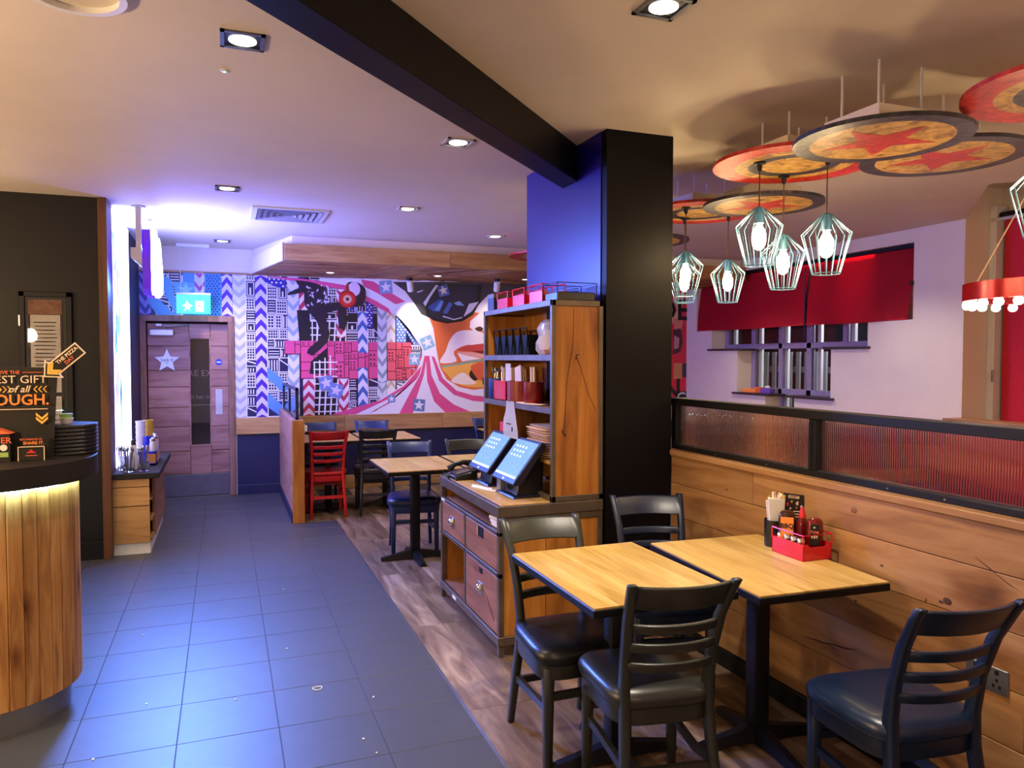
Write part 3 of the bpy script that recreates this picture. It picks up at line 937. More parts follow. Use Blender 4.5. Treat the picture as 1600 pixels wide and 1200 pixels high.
A(PINK, [(1.199, 0.899), (1.480, 0.981), (1.784, 1.059), (2.079, 1.234), (2.306, 1.483), (2.279, 1.379), (2.149, 1.242), (1.870, 1.066), (1.479, 0.892)], 0)
A(PINK, [(1.622, 0.888), (1.904, 1.023), (2.093, 1.208), (2.291, 1.378), (2.234, 1.310), (2.023, 1.123), (1.867, 1.023), (1.729, 0.932), (1.644, 0.900)], 0)
A(PINK, [(2.013, 0.882), (2.181, 1.189), (2.291, 1.378), (2.342, 1.604), (2.374, 1.604), (2.332, 1.361), (2.242, 1.101), (2.188, 0.877)], 0)
A(PINK, [(2.360, 1.604), (2.405, 1.604), (2.431, 1.360), (2.538, 1.131), (2.720, 0.987), (2.942, 0.889), (2.610, 0.887), (2.465, 1.027), (2.373, 1.291)], 0)
A(PINK, [(2.428, 1.604), (2.471, 1.587), (2.575, 1.324), (2.757, 1.163), (2.979, 1.097), (3.340, 1.063), (3.339, 0.991), (2.979, 1.026), (2.720, 1.110), (2.529, 1.289)], 0)
starbox((1.922, 1.074), 0.05, '#6d86b4', WHT, 0.1)
starbox((2.268, 0.988), 0.082, '#6480aa', WHT, -0.1)
starbox((2.378, 1.769), 0.085, '#86b8d2', WHT, 0.4)
starbox((2.213, 1.561), 0.075, '#7fb2cf', WHT, 0.0)
starbox((1.137, 1.280), 0.088, '#7388c8', LILA, 0.2)
starbox((1.250, 1.187), 0.088, '#7388c8', LILA, -0.25)
# face
A('#e2703c', [(2.398, 2.090), (2.454, 1.952), (2.477, 1.813), (2.503, 1.639), (2.539, 1.464), (2.629, 1.306), (2.794, 1.207), (2.979, 1.168), (3.206, 1.192), (3.340, 1.280), (3.340, 2.108), (2.944, 2.171), (2.632, 2.130)])
A('#f0b04e', [(2.584, 1.464), (2.629, 1.376), (2.757, 1.251), (2.980, 1.204), (3.187, 1.228), (3.168, 1.461), (2.906, 1.516)], 3)
A('#f6e9e6', [(2.539, 1.517), (2.612, 1.657), (2.667, 1.797), (2.759, 1.904), (2.907, 1.932), (3.093, 1.908), (3.169, 1.837), (3.169, 1.730), (2.906, 1.746), (2.722, 1.657), (2.758, 1.534)], 3)
A('#f3e2d0', [(2.684, 1.287), (2.831, 1.392), (2.942, 1.320), (3.017, 1.248), (2.831, 1.241)], 3)
A('#f7efee', [(2.944, 2.048), (3.094, 2.175), (3.169, 2.301), (3.226, 2.320), (3.340, 2.216), (3.340, 1.893), (3.131, 1.926), (3.000, 1.915), (2.934, 1.968)])
A('#5a2a1a', [(3.009, 1.960), (3.075, 1.982), (3.116, 1.947), (3.075, 1.916), (3.018, 1.933)], 3)
A('#2a1512', [(2.924, 1.374), (3.017, 1.480), (3.168, 1.497), (3.340, 1.479), (3.340, 1.172), (3.130, 1.211), (3.092, 1.319), (2.998, 1.284)], 3)
A('#d9603a', [(2.943, 1.462), (3.093, 1.515), (3.340, 1.533), (3.340, 1.407), (3.168, 1.408), (3.074, 1.283)], 3)
A('#c94440', [(2.758, 1.675), (2.869, 1.728), (2.981, 1.747), (3.131, 1.765), (3.340, 1.749), (3.340, 1.641), (3.131, 1.658), (2.980, 1.658)], 0)
A('#7a1d22', [(2.962, 1.661), (3.074, 1.672), (3.340, 1.659), (3.340, 1.614), (3.093, 1.631)])
A('#e9a79a', [(2.767, 1.657), (2.980, 1.649), (3.131, 1.626), (3.131, 1.578), (2.980, 1.587), (2.869, 1.565)], 0)
A('#f5ece8', [(2.767, 1.640), (2.906, 1.604), (3.093, 1.569), (2.832, 1.534)])
A('#7fae95', [(2.548, 1.473), (3.168, 1.578), (3.168, 1.547), (2.557, 1.454)])
# hair and sunglasses
A('#3b3b40', [(1.944, 2.510), (2.099, 2.401), (2.212, 2.258), (2.300, 2.123), (2.415, 2.073), (2.541, 2.041), (2.944, 2.136), (3.094, 2.299), (3.169, 2.372), (3.226, 2.356), (3.283, 2.250), (3.340, 2.216), (3.748, 2.371), (3.748, 2.571), (2.834, 2.542)])
A('#17171d', [(2.345, 2.279), (2.362, 2.124), (2.451, 2.048), (2.631, 2.011), (2.833, 2.042), (2.981, 2.128), (3.075, 2.299), (3.094, 2.512), (2.507, 2.501)], 0)
A('#26283a', [(2.381, 2.280), (2.398, 2.142), (2.487, 2.074), (2.631, 2.046), (2.814, 2.081), (2.926, 2.171), (3.019, 2.332), (3.038, 2.501), (2.543, 2.484)], 0)
A('#33589c', [(2.380, 2.211), (2.542, 2.319), (2.596, 2.286), (2.541, 2.163), (2.452, 2.161)])
A('#6c9bd6', [(2.470, 2.178), (2.560, 2.302), (2.587, 2.286), (2.532, 2.162)])
A('#4a6fb0', [(2.577, 2.146), (2.669, 2.288), (2.705, 2.254), (2.632, 2.130)])
A('#86add8', [(2.723, 2.272), (2.797, 2.300), (2.867, 2.240), (2.760, 2.246)])
A('#d8dce8', [(2.327, 2.261), (2.489, 2.491), (2.525, 2.492), (2.416, 2.333), (2.354, 2.219)])
A('#e6e2ea', [(2.851, 2.099), (2.926, 2.268), (3.056, 2.298), (2.963, 2.172)])
A('#cfd6e6', [(2.586, 2.111), (2.723, 2.070), (2.833, 2.099), (2.833, 2.084), (2.723, 2.056), (2.577, 2.094)])
starbox((2.587, 2.425), 0.075, '#5068b0', WHT, 0.3)
A('#dcdce4', [(2.243, 2.397), (2.337, 2.427), (2.310, 2.406), (2.257, 2.387)])
A('#e6e2e6', [(3.166, 2.354), (3.207, 2.391), (3.245, 2.374), (3.241, 2.321), (3.226, 2.356), (3.200, 2.362), (3.192, 2.319)])
# leaping figure, headphones and afro hair, all in silhouette
A('#221626', [(0.701, 2.333), (0.795, 2.385), (0.874, 2.411), (0.812, 2.442), (0.796, 2.490), (0.939, 2.479), (1.034, 2.458), (1.146, 2.412), (1.162, 2.314), (1.145, 2.231), (1.259, 2.242), (1.373, 2.254), (1.439, 2.205), (1.389, 2.171), (1.291, 2.152), (1.160, 2.116), (1.143, 2.033), (1.182, 1.868), (1.157, 1.769), (1.059, 1.669), (0.978, 1.603), (0.915, 1.636), (0.931, 1.685), (1.060, 1.801), (1.085, 1.867), (1.030, 2.015), (0.935, 2.128), (0.889, 2.241), (0.890, 2.355), (0.795, 2.328), (0.709, 2.309)])
A('#221626', [(1.274, 2.152), (1.373, 2.204), (1.388, 2.004), (1.354, 1.904), (1.289, 1.936)])
A('#221626', [(1.408, 2.487), (1.541, 2.476), (1.615, 2.394), (1.589, 2.243), (1.489, 2.190), (1.439, 2.239), (1.374, 2.387)], 4)
for k in range(14):
    a = -1.2 + 0.2 * k
    c = (1.515, 2.333)
    A('#221626', [(c[0] + 0.06 * math.cos(a - .12), c[1] + 0.06 * math.sin(a - .12)), (c[0] + 0.17 * math.cos(a), c[1] + 0.17 * math.sin(a)), (c[0] + 0.06 * math.cos(a + .12), c[1] + 0.06 * math.sin(a + .12))])
for k in range(26):
    rr = random.Random(100 + k)
    x, z = (1.033, 2.310)
    x += rr.uniform(-0.13, 0.12); z += rr.uniform(-0.13, 0.14)
    A('#cfc3e0', [(x, z), (x + rr.uniform(.01, .05), z + rr.uniform(-.03, .04)), (x + rr.uniform(.0, .03), z + rr.uniform(0.01, .05))])
A('#e6cfe0', [((1.474, 2.406)[0] + 0.075 * math.cos(2 * PI * k / 16), (1.474, 2.406)[1] + 0.085 * math.sin(2 * PI * k / 16)) for k in range(16)])
A('#a03a2a', [(1.366, 2.337), (1.383, 2.470), (1.408, 2.471), (1.427, 2.338)])
for r, col in ((0.105, '#b5161e'), (0.082, '#d83128'), (0.05, '#e9b9a0'), (0.022, '#5a3a3a')):
    c = (1.395, 2.284)
    A(col, [(c[0] + r * math.cos(2 * PI * k / 18), c[1] + r * math.sin(2 * PI * k / 18)) for k in range(18)])

def paint_mat(name, rough):
    q = NT(name)
    at = q.n('ShaderNodeVertexColor', layer_name='print')
    q.l(at.outputs['Color'], q.b.inputs['Base Color'])
    q.b.inputs['Roughness'].default_value = rough
    return q.m
M['print'] = paint_mat('printed_wall_vinyl', 0.45)
def artwork(art, place, name, parent, m, dz=0.00012):
    verts, faces, cols = [], [], []
    for k, (col, pts) in enumerate(art):
        b = len(verts)
        verts += [place(x, z, k * dz) for x, z in pts]
        faces.append(list(range(b, b + len(pts))))
        cols.append(lin(col))
    me = bpy.data.meshes.new(name)
    me.from_pydata([tuple(v) for v in verts], [], faces)
    ca = me.color_attributes.new('print', 'FLOAT_COLOR', 'CORNER')
    i = 0
    for f, c in zip(faces, cols):
        for _ in f:
            ca.data[i].color = c
            i += 1
    me.materials.append(m)
    me.transform(WM[parent].inverted())
    o = bpy.data.objects.new(name, me)
    COL.objects.link(o)
    o.parent = parent
    o['kind'] = 'stuff'
    WM[o] = WM[parent]
    return o
mu = thing('wall_mural', 'large printed mural of city blocks, zigzag strips and a woman in sunglasses', 'mural', (1.5, 9.199, 0.89))
part('backing_sheet', MB().prism([(-0.86, 9.2, 2.054), (0.114, 9.2, 2.054), (0.114, 9.2, 0.89), (3.95, 9.2, 0.89), (3.95, 9.2, 2.531), (-0.86, 9.2, 2.531)], (0, -0.004, 0)), M['navy_wall'], mu)
artwork(ART, lambda x, z, h: (x, 9.1955 - h * 0.12, z), 'print', mu, M['print'], 0.0001)

# second mural beyond the pillar: red ground, big black letters
ART2 = []
ART, KEEP = ART2, ART
R4('#d0283c', 3.97, 6.2, Z0, Z1)
def wpt(u): return u
A('#e8b7a6', [(5.98, 2.50), (6.16, 2.50), (6.10, 2.20), (6.02, 2.02), (5.94, 2.10)])
A('#d98a76', [(5.98, 2.14), (6.15, 2.14), (6.11, 1.98), (5.99, 1.98)])
A('#4a2c34', [(5.97, 1.98), (6.10, 2.0), (6.14, 1.80), (6.09, 1.66), (5.97, 1.62)])
A('#b98a86', [(5.99, 1.90), (6.08, 1.86), (6.07, 1.72), (5.99, 1.70)])
A('#d8a06c', [(5.99, 1.50), (6.13, 1.50), (6.13, 1.28), (5.99, 1.28)])
for k in range(6):
    R4('#a8502c', 6.0 + 0.022 * k, 6.008 + 0.022 * k, 1.29, 1.49)
R4('#3a3040', 6.13, 6.2, 1.30, 1.50)
A('#1a1a1e', [(6.02, 1.10), (6.2, 1.10), (6.2, 0.90), (6.02, 0.90)])
R4('#4a58b0', 5.9, 6.02, Z0, 1.02)
mu2 = thing('red_mural', 'red printed mural with large black letters right of the pillar, beyond the screen', 'mural', (5.1, 9.199, 0.89))
part('backing_sheet', MB().box((3.96, 9.196, 0.89), (6.2, 9.2, 2.531)), M['red_print'], mu2)
artwork(ART, lambda x, z, h: (x, 9.1955 - h, z), 'print', mu2, M['print'], 0.0003)
text('lettering', 'DE', (5.98, 9.188, 2.245), 0.40, M['ink'], mu2, bold=0.02)
text('lettering', 'N', (5.955, 9.188, 1.12), 0.40, M['ink'], mu2, bold=0.02)
text('lettering', 'G', (6.115, 9.187, 1.0), 0.22, M['silver_paint'], mu2, bold=0.01)

# ================================================================ left: counter with rounded end
cc = (-1.008, 3.91)
RW = 0.375
ct = thing('service_counter', 'dark-topped service counter clad in upright rough planks, rounded end, glowing strip', 'counter', (-1.4, 3.95, 0))
def stadium(r, xl=-2.4, n=24):
    p = [(cc[0] + r * math.cos(-PI / 2 + PI * k / n), cc[1] + r * math.sin(-PI / 2 + PI * k / n)) for k in range(n + 1)]
    return p + [(xl, cc[1] + r), (xl, cc[1] - r)]
part('plinth', MB().prism([(x, y, 0.0) for x, y in stadium(0.335)], (0, 0, 0.125)), M['brushed'], ct, label='brushed metal plinth of the counter')
part('core', MB().prism([(x, y, 0.125) for x, y in stadium(RW - 0.02)], (0, 0, 0.92)), M['black_wall'], ct)
part('countertop', MB().prism([(x, y, 1.045) for x, y in stadium(0.455)], (0, 0, 0.09), 0.004), M['black_card'], ct, label='thick dark worktop')
ledg = MB()
r0, r1 = 0.392, 0.402
ring_o = stadium(r1)[:-2]; ring_i = stadium(r0)[:-2]
part('light_strip', MB().prism([(x, y, 1.034) for x, y in ring_o + [(-2.4, cc[1] + r1), (-2.4, cc[1] + r0)] + ring_i[::-1] + [(-2.4, cc[1] - r0), (-2.4, cc[1] - r1)]], (0, 0, 0.009)), M['strip'], ct, label='glowing strip under the worktop')
seg = 0.059 / RW
pkm = mesh_of(MB().box((-0.0283, -0.011, 0.125), (0.0283, 0.011, 1.03), 0.0025), M['counter_wood'])
a = -PI / 2 + seg / 2
while a < PI / 2:
    j = random.uniform(-0.002, 0.003)
    p = (cc[0] + (RW - 0.012 + j) * math.cos(a) + 1.4, cc[1] + (RW - 0.012 + j) * math.sin(a) - 3.95, 0)
    piece('plank', pkm, ct, p, (0, 0, a + PI / 2))
    a += seg
for k in range(23):
    piece('plank', pkm, ct, (cc[0] - 0.0295 - 0.059 * k + 1.4, cc[1] - RW + 0.012 - random.uniform(-0.002, 0.003) - 3.95, 0))
    
CT = 1.135   # worktop height
ps = thing('gift_card_poster', 'black standing poster on the counter reading best gift of all', 'poster', (-0.87, 3.86, CT))
part('board', MB().prism([(-1.03, 3.86, CT), (-0.718, 3.86, CT), (-0.697, 3.875, 1.535), (-1.05, 3.875, 1.545)], (0, 0.006, 0)), M['black_card'], ps)
part('foot', MB().prism([(-0.87, 3.875, CT), (-0.87, 3.98, CT), (-0.87, 3.885, 1.4)], (0.004, 0, 0)), M['black_card'], ps)
yp = 3.852
text('lettering', 'GIVE THE', (-0.884, yp + .011, 1.515), 0.021, M['salmon'], ps, bold=0.012)
part('rule', MB().box((-0.832, yp + .012, 1.514), (-0.752, yp + .014, 1.5165)), M['salmon'], ps)
text('lettering', 'BEST GIFT', (-0.8495, yp + .009, 1.483), 0.048, M['cream'], ps, width=0.222)
text('lettering', 'of all', (-0.845, yp + .006, 1.441), 0.042, M['cream'], ps, bold=0.01, shear=0.3)
for s, x0 in ((1, -0.778), (-1, -0.918)):
    for k in range(3):
        x = x0 + 0.018 * k
        part('chevron', MB().prism([(x + s * .006, yp + .007, 1.455), (x - s * .006, yp + .007, 1.441), (x + s * .006, yp + .007, 1.427), (x + s * .001, yp + .007, 1.427), (x - s * .011, yp + .007, 1.441), (x + s * .001, yp + .007, 1.455)], (0, -0.001, 0)), M['yellow'], ps)
text('lettering', 'DOUGH.', (-0.856, yp + .003, 1.393), 0.066, M['orange'], ps, bold=0.018, width=0.25)
part('rule', MB().box((-1.0, yp + .003, 1.352), (-0.735, yp + .005, 1.355)), M['cream'], ps)
for z in (1.338, 1.320):
    part('chevron', MB().prism([(-0.780, yp, z), (-0.757, yp, z - 0.022), (-0.734, yp, z), (-0.734, yp, z - 0.012), (-0.757, yp, z - 0.034), (-0.780, yp, z - 0.012)], (0, -0.001, 0)), M['yellow'], ps)
# arrow sign leaning out of the poster
ar = thing('arrow_sign', 'black arrow-shaped sign with white outline pointing down at the poster', 'sign', (-0.70, 3.84, 1.45))
ax, az = Vector((0.742, 0, 0.67)), Vector((-0.67, 0, 0.742))
o_ = Vector((-0.745, 3.842, 1.495))
def AP(l, w, dy=0.0): return o_ + ax * l + az * w + Vector((0, dy, 0))
outer = [(0, 0), (0.055, 0.055), (0.055, 0.032), (0.195, 0.032), (0.195, -0.032), (0.055, -0.032), (0.055, -0.055)]
inner = [(0.008, 0), (0.050, 0.042), (0.050, 0.026), (0.189, 0.026), (0.189, -0.026), (0.050, -0.026), (0.050, -0.042)]
part('outline_board', MB().prism([AP(*p) for p in outer], (0, 0.004, 0)), M['cream'], ar)
part('face', MB().prism([AP(p[0], p[1], -0.001) for p in inner], (0, 0.001, 0)), M['black_card'], ar)
for l in (0.018, 0.034):
    part('chevron', MB().prism([AP(l, 0, -.002), AP(l + .03, .03, -.002), AP(l + .038, .022, -.002), AP(l + .014, 0, -.002), AP(l + .038, -.022, -.002), AP(l + .03, -.03, -.002)], (0, 0.001, 0)), M['yellow'], ar)
text('lettering', 'THE PIZZA', AP(0.132, 0.010, -0.002), 0.022, M['cream'], ar, right=ax, up=az, bold=0.02)
text('lettering', 'DAY', AP(0.125, -0.012, -0.002), 0.022, M['salmon'], ar, right=ax, up=az, bold=0.02)
# small boxes in front of the poster
hb = thing('house_card_box', 'black house-shaped card box with orange roof line at the left edge of the counter', 'box', (-0.93, 3.80, CT))
part('body', MB().box((-1.0, 3.77, CT), (-0.862, 3.83, 1.255)), M['black_card'], hb)
part('roof', MB().prism([(-1.005, 3.765, 1.25), (-0.855, 3.765, 1.255), (-0.93, 3.765, 1.285)], (0, 0.07, 0)), M['salmon'], hb, label='orange-edged roof flap')
text('lettering', 'ORDER', (-0.915, 3.7685, 1.225), 0.036, M['salmon'], hb, bold=0.015)
part('jar_print', MB().cyl((-0.885, 3.7695, 1.195), (-0.885, 3.768, 1.195), 0.014, n=14), M['paper'], hb)
part('label_print', MB().box((-0.90, 3.768, 1.155), (-0.868, 3.7695, 1.175)), M['green'], hb)
sb = thing('card_holder_box', 'small black box with red hat emblem holding an orange-lettered card', 'box', (-0.783, 3.80, CT))
part('body', MB().box((-0.832, 3.77, CT), (-0.735, 3.82, 1.196), 0.002), M['black_card'], sb)
for x in (-0.832, -0.735):
    part('edge', MB().box((x - .0015, 3.767, CT), (x + .0015, 3.771, 1.197)), M['cream'], sb)
part('top_edge', MB().box((-0.832, 3.767, 1.194), (-0.735, 3.771, 1.197)), M['cream'], sb)
part('card', MB().box((-0.82, 3.785, 1.19), (-0.738, 3.789, 1.256)), M['black_card'], sb)
text('lettering', 'RECOMMEND US', (-0.787, 3.783, 1.226), 0.011, M['salmon'], sb, bold=0.01)
text('lettering', 'SHARE IT.', (-0.777, 3.783, 1.21), 0.018, M['orange'], sb, bold=0.02)
part('roof_emblem', MB().prism([(-0.801, 3.7685, 1.168), (-0.766, 3.7685, 1.168), (-0.770, 3.7685, 1.174), (-0.778, 3.7685, 1.176), (-0.779, 3.7685, 1.183), (-0.788, 3.7685, 1.183), (-0.790, 3.7685, 1.176), (-0.797, 3.7685, 1.174)], (0, -0.001, 0)), M['red_print'], sb)
part('underline', MB().box((-0.805, 3.7685, 1.156), (-0.762, 3.7695, 1.159)), M['salmon'], sb)
# trays, tubs on the counter
ORD = ['lowest', 'second from the bottom', 'third from the bottom', 'fourth from the bottom', 'fifth from the bottom', 'sixth from the bottom', 'seventh from the bottom', 'eighth from the bottom', 'ninth from the bottom', 'tenth from the bottom', 'eleventh from the bottom', 'twelfth from the bottom', 'topmost']
for k in range(8):
    z = CT + 0.0175 * k
    m = MB().prism([(-0.735, 3.90, z), (-0.60, 3.90, z), (-0.562, 3.97, z), (-0.565, 4.06, z), (-0.735, 4.2, z)], (0, 0, 0.0162), 0.003)
    single('pan_tray', m, M['black'], 'black pan tray on the counter end, ' + (ORD[k] if k < 7 else 'topmost') + ' of the stack', 'tray', 'black trays stacked on the counter end')
t1 = thing('dip_tub', 'small round white dip tub with a green lid on the black trays', 'tub', (-0.69, 4.0, CT + .14))
part('tub', MB().lathe([(0.024, 0), (0.032, 0.022), (0.034, 0.026)], (-0.69, 4.0, CT + .14), 18), M['white'], t1)
t2 = thing('green_dip_tub', 'small green-printed tub standing on the white dip tub', 'tub', (-0.69, 4.0, CT + .166))
part('tub', MB().lathe([(0.026, 0), (0.029, 0.018), (0.026, 0.020)], (-0.69, 4.0, CT + .166), 18), M['green'], t2)

# ================================================================ menu case on the black wall
cs = thing('menu_case', 'dark framed glass notice case with two sheets on the black wall', 'notice case', (-1.26, 6.63, 0.7))
for a, b in [((-1.435, 6.60, 0.66), (-1.395, 6.63, 2.08)), ((-1.125, 6.60, 0.66), (-1.085, 6.63, 2.08)), ((-1.435, 6.60, 2.04), (-1.085, 6.63, 2.08)), ((-1.435, 6.60, 0.66), (-1.085, 6.63, 0.70))]:
    part('frame_bar', MB().box(a, b, 0.004), M['black_wall'], cs)
part('door', MB().box((-1.395, 6.612, 0.70), (-1.125, 6.628, 2.04)), M['black_metal'], cs)
part('glass', MB().box((-1.378, 6.606, 0.72), (-1.15, 6.610, 2.02)), M['glass'], cs)
part('hinge', MB().box((-1.435, 6.592, 1.82), (-1.425, 6.60, 1.90)), M['silver_paint'], cs)
part('hinge', MB().box((-1.435, 6.592, 1.32), (-1.425, 6.60, 1.42)), M['silver_paint'], cs)
part('backing', MB().box((-1.375, 6.6105, 1.91), (-1.153, 6.6125, 2.02)), M['drawer_wood'], cs)
def sheet(name, lab, x0, x1, z0, z1, rows, mark):
    t = thing(name, lab, 'notice', ((x0 + x1) / 2, 6.611, z0))
    part('paper', MB().box((x0, 6.6105, z0), (x1, 6.6122, z1)), M['paper'], t)
    lines = MB()
    for r in range(rows):
        z = z1 - 0.06 - r * (z1 - z0 - 0.12) / rows
        xx = x0 + 0.02 + (0.01 if r % 3 else 0)
        lines.box((xx, 6.610, z), (x1 - 0.02 - 0.03 * random.random(), 6.6106, z + 0.007))
    p = part('printed_lines', lines, M['grey_ink'], t); p['kind'] = 'stuff'
    if mark:
        part('square_mark', MB().box((x0 + .012, 6.6098, z0 + .03), (x0 + .04, 6.6104, z0 + .062)), M['ink'], t)
sheet('notice_sheet', 'upper white sheet of small print in the glass notice case', -1.362, -1.165, 1.315, 1.905, 16, True)
sheet('notice_sheet', 'lower white sheet in the glass notice case, behind the poster', -1.362, -1.165, 0.74, 1.285, 10, False)

# ================================================================ light box on the return wall
lb = thing('light_box', 'tall backlit picture panel glowing white and blue on the wall by the black corner', 'light box', (-0.85, 7.45, 0.66))
def lb_mat():
    q = NT('backlit_picture')
    tc = q.n('ShaderNodeTexCoord')
    sp_ = q.n('ShaderNodeSeparateXYZ')
    q.l(tc.outputs['Object'], sp_.inputs[0])
    v = q.coords((1, 34, 10), rand=False)
    n1 = q.n('ShaderNodeTexNoise', i_Scale=1.0, i_Detail=3.0)
    q.l(v, n1.inputs['Vector'])
    v2 = q.coords((1, 6, 2.2), rand=False)
    n2 = q.n('ShaderNodeTexNoise', i_Scale=1.0, i_Detail=2.0)
    q.l(v2, n2.inputs['Vector'])
    hue = q.ramp(n2.outputs['Fac'], [(0.3, lin('#1f55c8')), (0.42, lin('#7fb8f0')), (0.5, lin('#f4f2ff')), (0.58, lin('#d08ad0')), (0.66, lin('#6fd0c0')), (0.75, lin('#203a90'))])
    mx = q.n('ShaderNodeMix', data_type='RGBA', blend_type='MULTIPLY')
    mx.inputs['Factor'].default_value = 0.8
    q.l(hue, mx.inputs['A'])
    q.l(q.ramp(n1.outputs['Fac'], [(0.4, (0.12, 0.16, 0.4, 1)), (0.6, (1, 1, 1, 1))]), mx.inputs['B'])
    q.l(mx.outputs['Result'], q.b.inputs['Base Color'])
    q.l(mx.outputs['Result'], q.b.inputs['Emission Color'])
    q.b.inputs['Emission Strength'].default_value = 3.2
    return q.m
part('picture', MB().box((-0.862, 6.905, 0.66), (-0.845, 7.45, 2.80)), lb_mat(), lb)
part('far_edge_tube', MB().box((-0.862, 7.45, 0.66), (-0.838, 8.04, 2.80), 0.006), M['edge_strip'], lb)
part('top_edge_tube', MB().box((-0.862, 6.91, 2.62), (-0.840, 7.45, 2.80), 0.006), M['edge_strip'], lb)
part('near_edge_tube', MB().box((-0.862, 6.903, 0.68), (-0.835, 6.918, 1.9), 0.003), M['edge_strip'], lb)

# ================================================================ hanging sign
sg = thing('hanging_sign', 'glowing white sign with purple sides hanging from two rods by the light box', 'sign', (-0.57, 7.2, 2.12))
prof = [(6.88, 2.63), (7.0, 2.655), (7.1, 2.62), (7.22, 2.60), (7.3, 2.63), (7.42, 2.61), (7.52, 2.55), (7.56, 2.45), (7.66, 2.40), (7.7, 2.28), (7.62, 2.16), (7.45, 2.13), (7.3, 2.10), (7.1, 2.13), (6.95, 2.10), (6.88, 2.15), (6.90, 2.27), (6.87, 2.36), (6.9, 2.5)]
part('body', MB().prism([(-0.617, y, z) for y, z in prof], (0.064, 0, 0)), M['sign_body'], sg, label='purple box of the sign')
cy_, cz_ = 7.26, 2.38
part('lit_face', MB().prism([(-0.551, cy_ + (y - cy_) * 0.985, cz_ + (z - cz_) * 0.985) for y, z in prof], (0.034, 0, 0)), M['sign_glow'], sg, label='glowing face')
for y, z0 in ((6.88, 2.40), (7.52, 2.55)):
    part('rod', MB().box((-0.660, y - 0.022, z0), (-0.620, y + 0.022, 2.812)), M['white_metal'], sg)
    part('ceiling_flange', MB().cyl((-0.64, y, 2.81), (-0.64, y, 2.82), 0.055, n=20), M['white_metal'], sg)
part('bracket', MB().prism([(-0.70, 6.86, 2.48), (-0.617, 6.86, 2.48), (-0.617, 6.86, 2.32), (-0.70, 6.86, 2.40)], (0, 0.06, 0)), M['white_metal'], sg)

# ================================================================ side unit with condiments
su = thing('condiment_station', 'low timber station with drawers and dark top under the light box', 'cabinet', (-0.70, 7.2, 0))
part('plinth', MB().box((-0.86, 6.69, 0.0), (-0.575, 8.0, 0.09)), M['white'], su, label='white plinth')
part('worktop', MB().box((-0.862, 6.66, 0.61), (-0.50, 8.02, 0.655), 0.004), M['black_card'], su, label='dark polished worktop')
for z0, z1 in ((0.09, 0.385), (0.391, 0.54), (0.546, 0.608)):
    part('end_board', MB().box((-0.86, 6.675, z0), (-0.575, 6.70, z1), 0.002), M['oak_x'], su)
part('back_panel', MB().box((-0.861, 6.70, 0.09), (-0.84, 8.0, 0.61)), M['oak_y'], su)
part('side_panel', MB().box((-0.60, 7.98, 0.09), (-0.84, 8.0, 0.61)), M['oak_x'], su)
for z in (0.10, 0.26, 0.43):
    part('shelf', MB().box((-0.84, 6.70, z), (-0.56, 7.98, z + 0.02)), M['oak_y'], su)
part('front_panel', MB().box((-0.58, 6.95, 0.09), (-0.555, 8.0, 0.61), 0.002), M['oak_y'], su)
ST = 0.655
def jar(x, y, lab, r=0.045, h=0.13):
    t = thing('cutlery_jar', lab, 'jar', (x, y, ST))
    part('glass', MB().lathe([(r * .8, 0), (r, h * .25), (r, h), (r * .95, h), (r * .92, h * .25), (r * .7, 0.008)], (x, y, ST), 16), M['glass'], t)
    for k in range(8):
        a = 2.4 * k
        dx, dy = r * .62 * math.cos(a), r * .62 * math.sin(a)
        part('spoon', MB().cyl((x + dx * .5, y + dy * .5, ST + .01), (x + dx * 1.2, y + dy * 1.2, ST + h + .03 + .01 * (k % 3)), 0.004, n=5).ball((x + dx * 1.25, y + dy * 1.25, ST + h + .045 + .01 * (k % 3)), (0.010, 0.010, 0.020), 6, 5), M['chrome'], t)
jar(-0.735, 6.78, 'left glass jar of steel spoons at the near end of the condiment station')
jar(-0.625, 6.80, 'right glass jar of steel spoons at the near end of the condiment station')
jar(-0.80, 6.92, 'glass jar of steel spoons pushed against the light box', 0.04, 0.12)
cd = thing('condiment_caddy', 'blue acrylic caddy with photo prints on the condiment station', 'caddy', (-0.64, 7.33, ST))
cdm = mat('blue_acrylic', '#2b3ad0', 0.2, coat=0.3)
part('tray', MB().box((-0.74, 7.12, ST), (-0.555, 7.55, ST + .012)).box((-0.74, 7.12, ST), (-0.73, 7.55, ST + .12)).box((-0.565, 7.12, ST), (-0.555, 7.55, ST + .12)).box((-0.74, 7.12, ST), (-0.555, 7.13, ST + .12)).box((-0.74, 7.54, ST), (-0.555, 7.55, ST + .12)), cdm, cd)
part('photo_print', MB().box((-0.62, 7.1185, ST + .02), (-0.56, 7.1195, ST + .10)), M['brown_leather'], cd)
part('photo_print', MB().box((-0.5545, 7.18, ST + .02), (-0.553, 7.5, ST + .11)), M['brown_leather'], cd)
def cupstack(x, y, lab, col, n, r=0.042, h0=0.0):
    t = thing('cup_stack', lab, 'cups', (x, y, ST + .012))
    for k in range(n):
        z = ST + .012 + h0 + 0.045 * k
        part('cup', MB().lathe([(r * .72, 0), (r * .95, .09), (r, .095), (r * .93, .095), (r * .7, .006)], (x, y, z), 14), col, t)
ylw = mat('yellow_cup', '#d8b23c', 0.4); wct = mat('white_cup', '#e2dde6', 0.4); bcp = mat('blue_cup', '#1c25c0', 0.35)
cupstack(-0.685, 7.25, 'tall stack of white cups at the back of the blue caddy', wct, 7)
cupstack(-0.625, 7.22, 'stack of blue cups in the blue caddy', bcp, 4)
cupstack(-0.63, 7.34, 'tall stack of yellow cups behind the blue ones', ylw, 7)
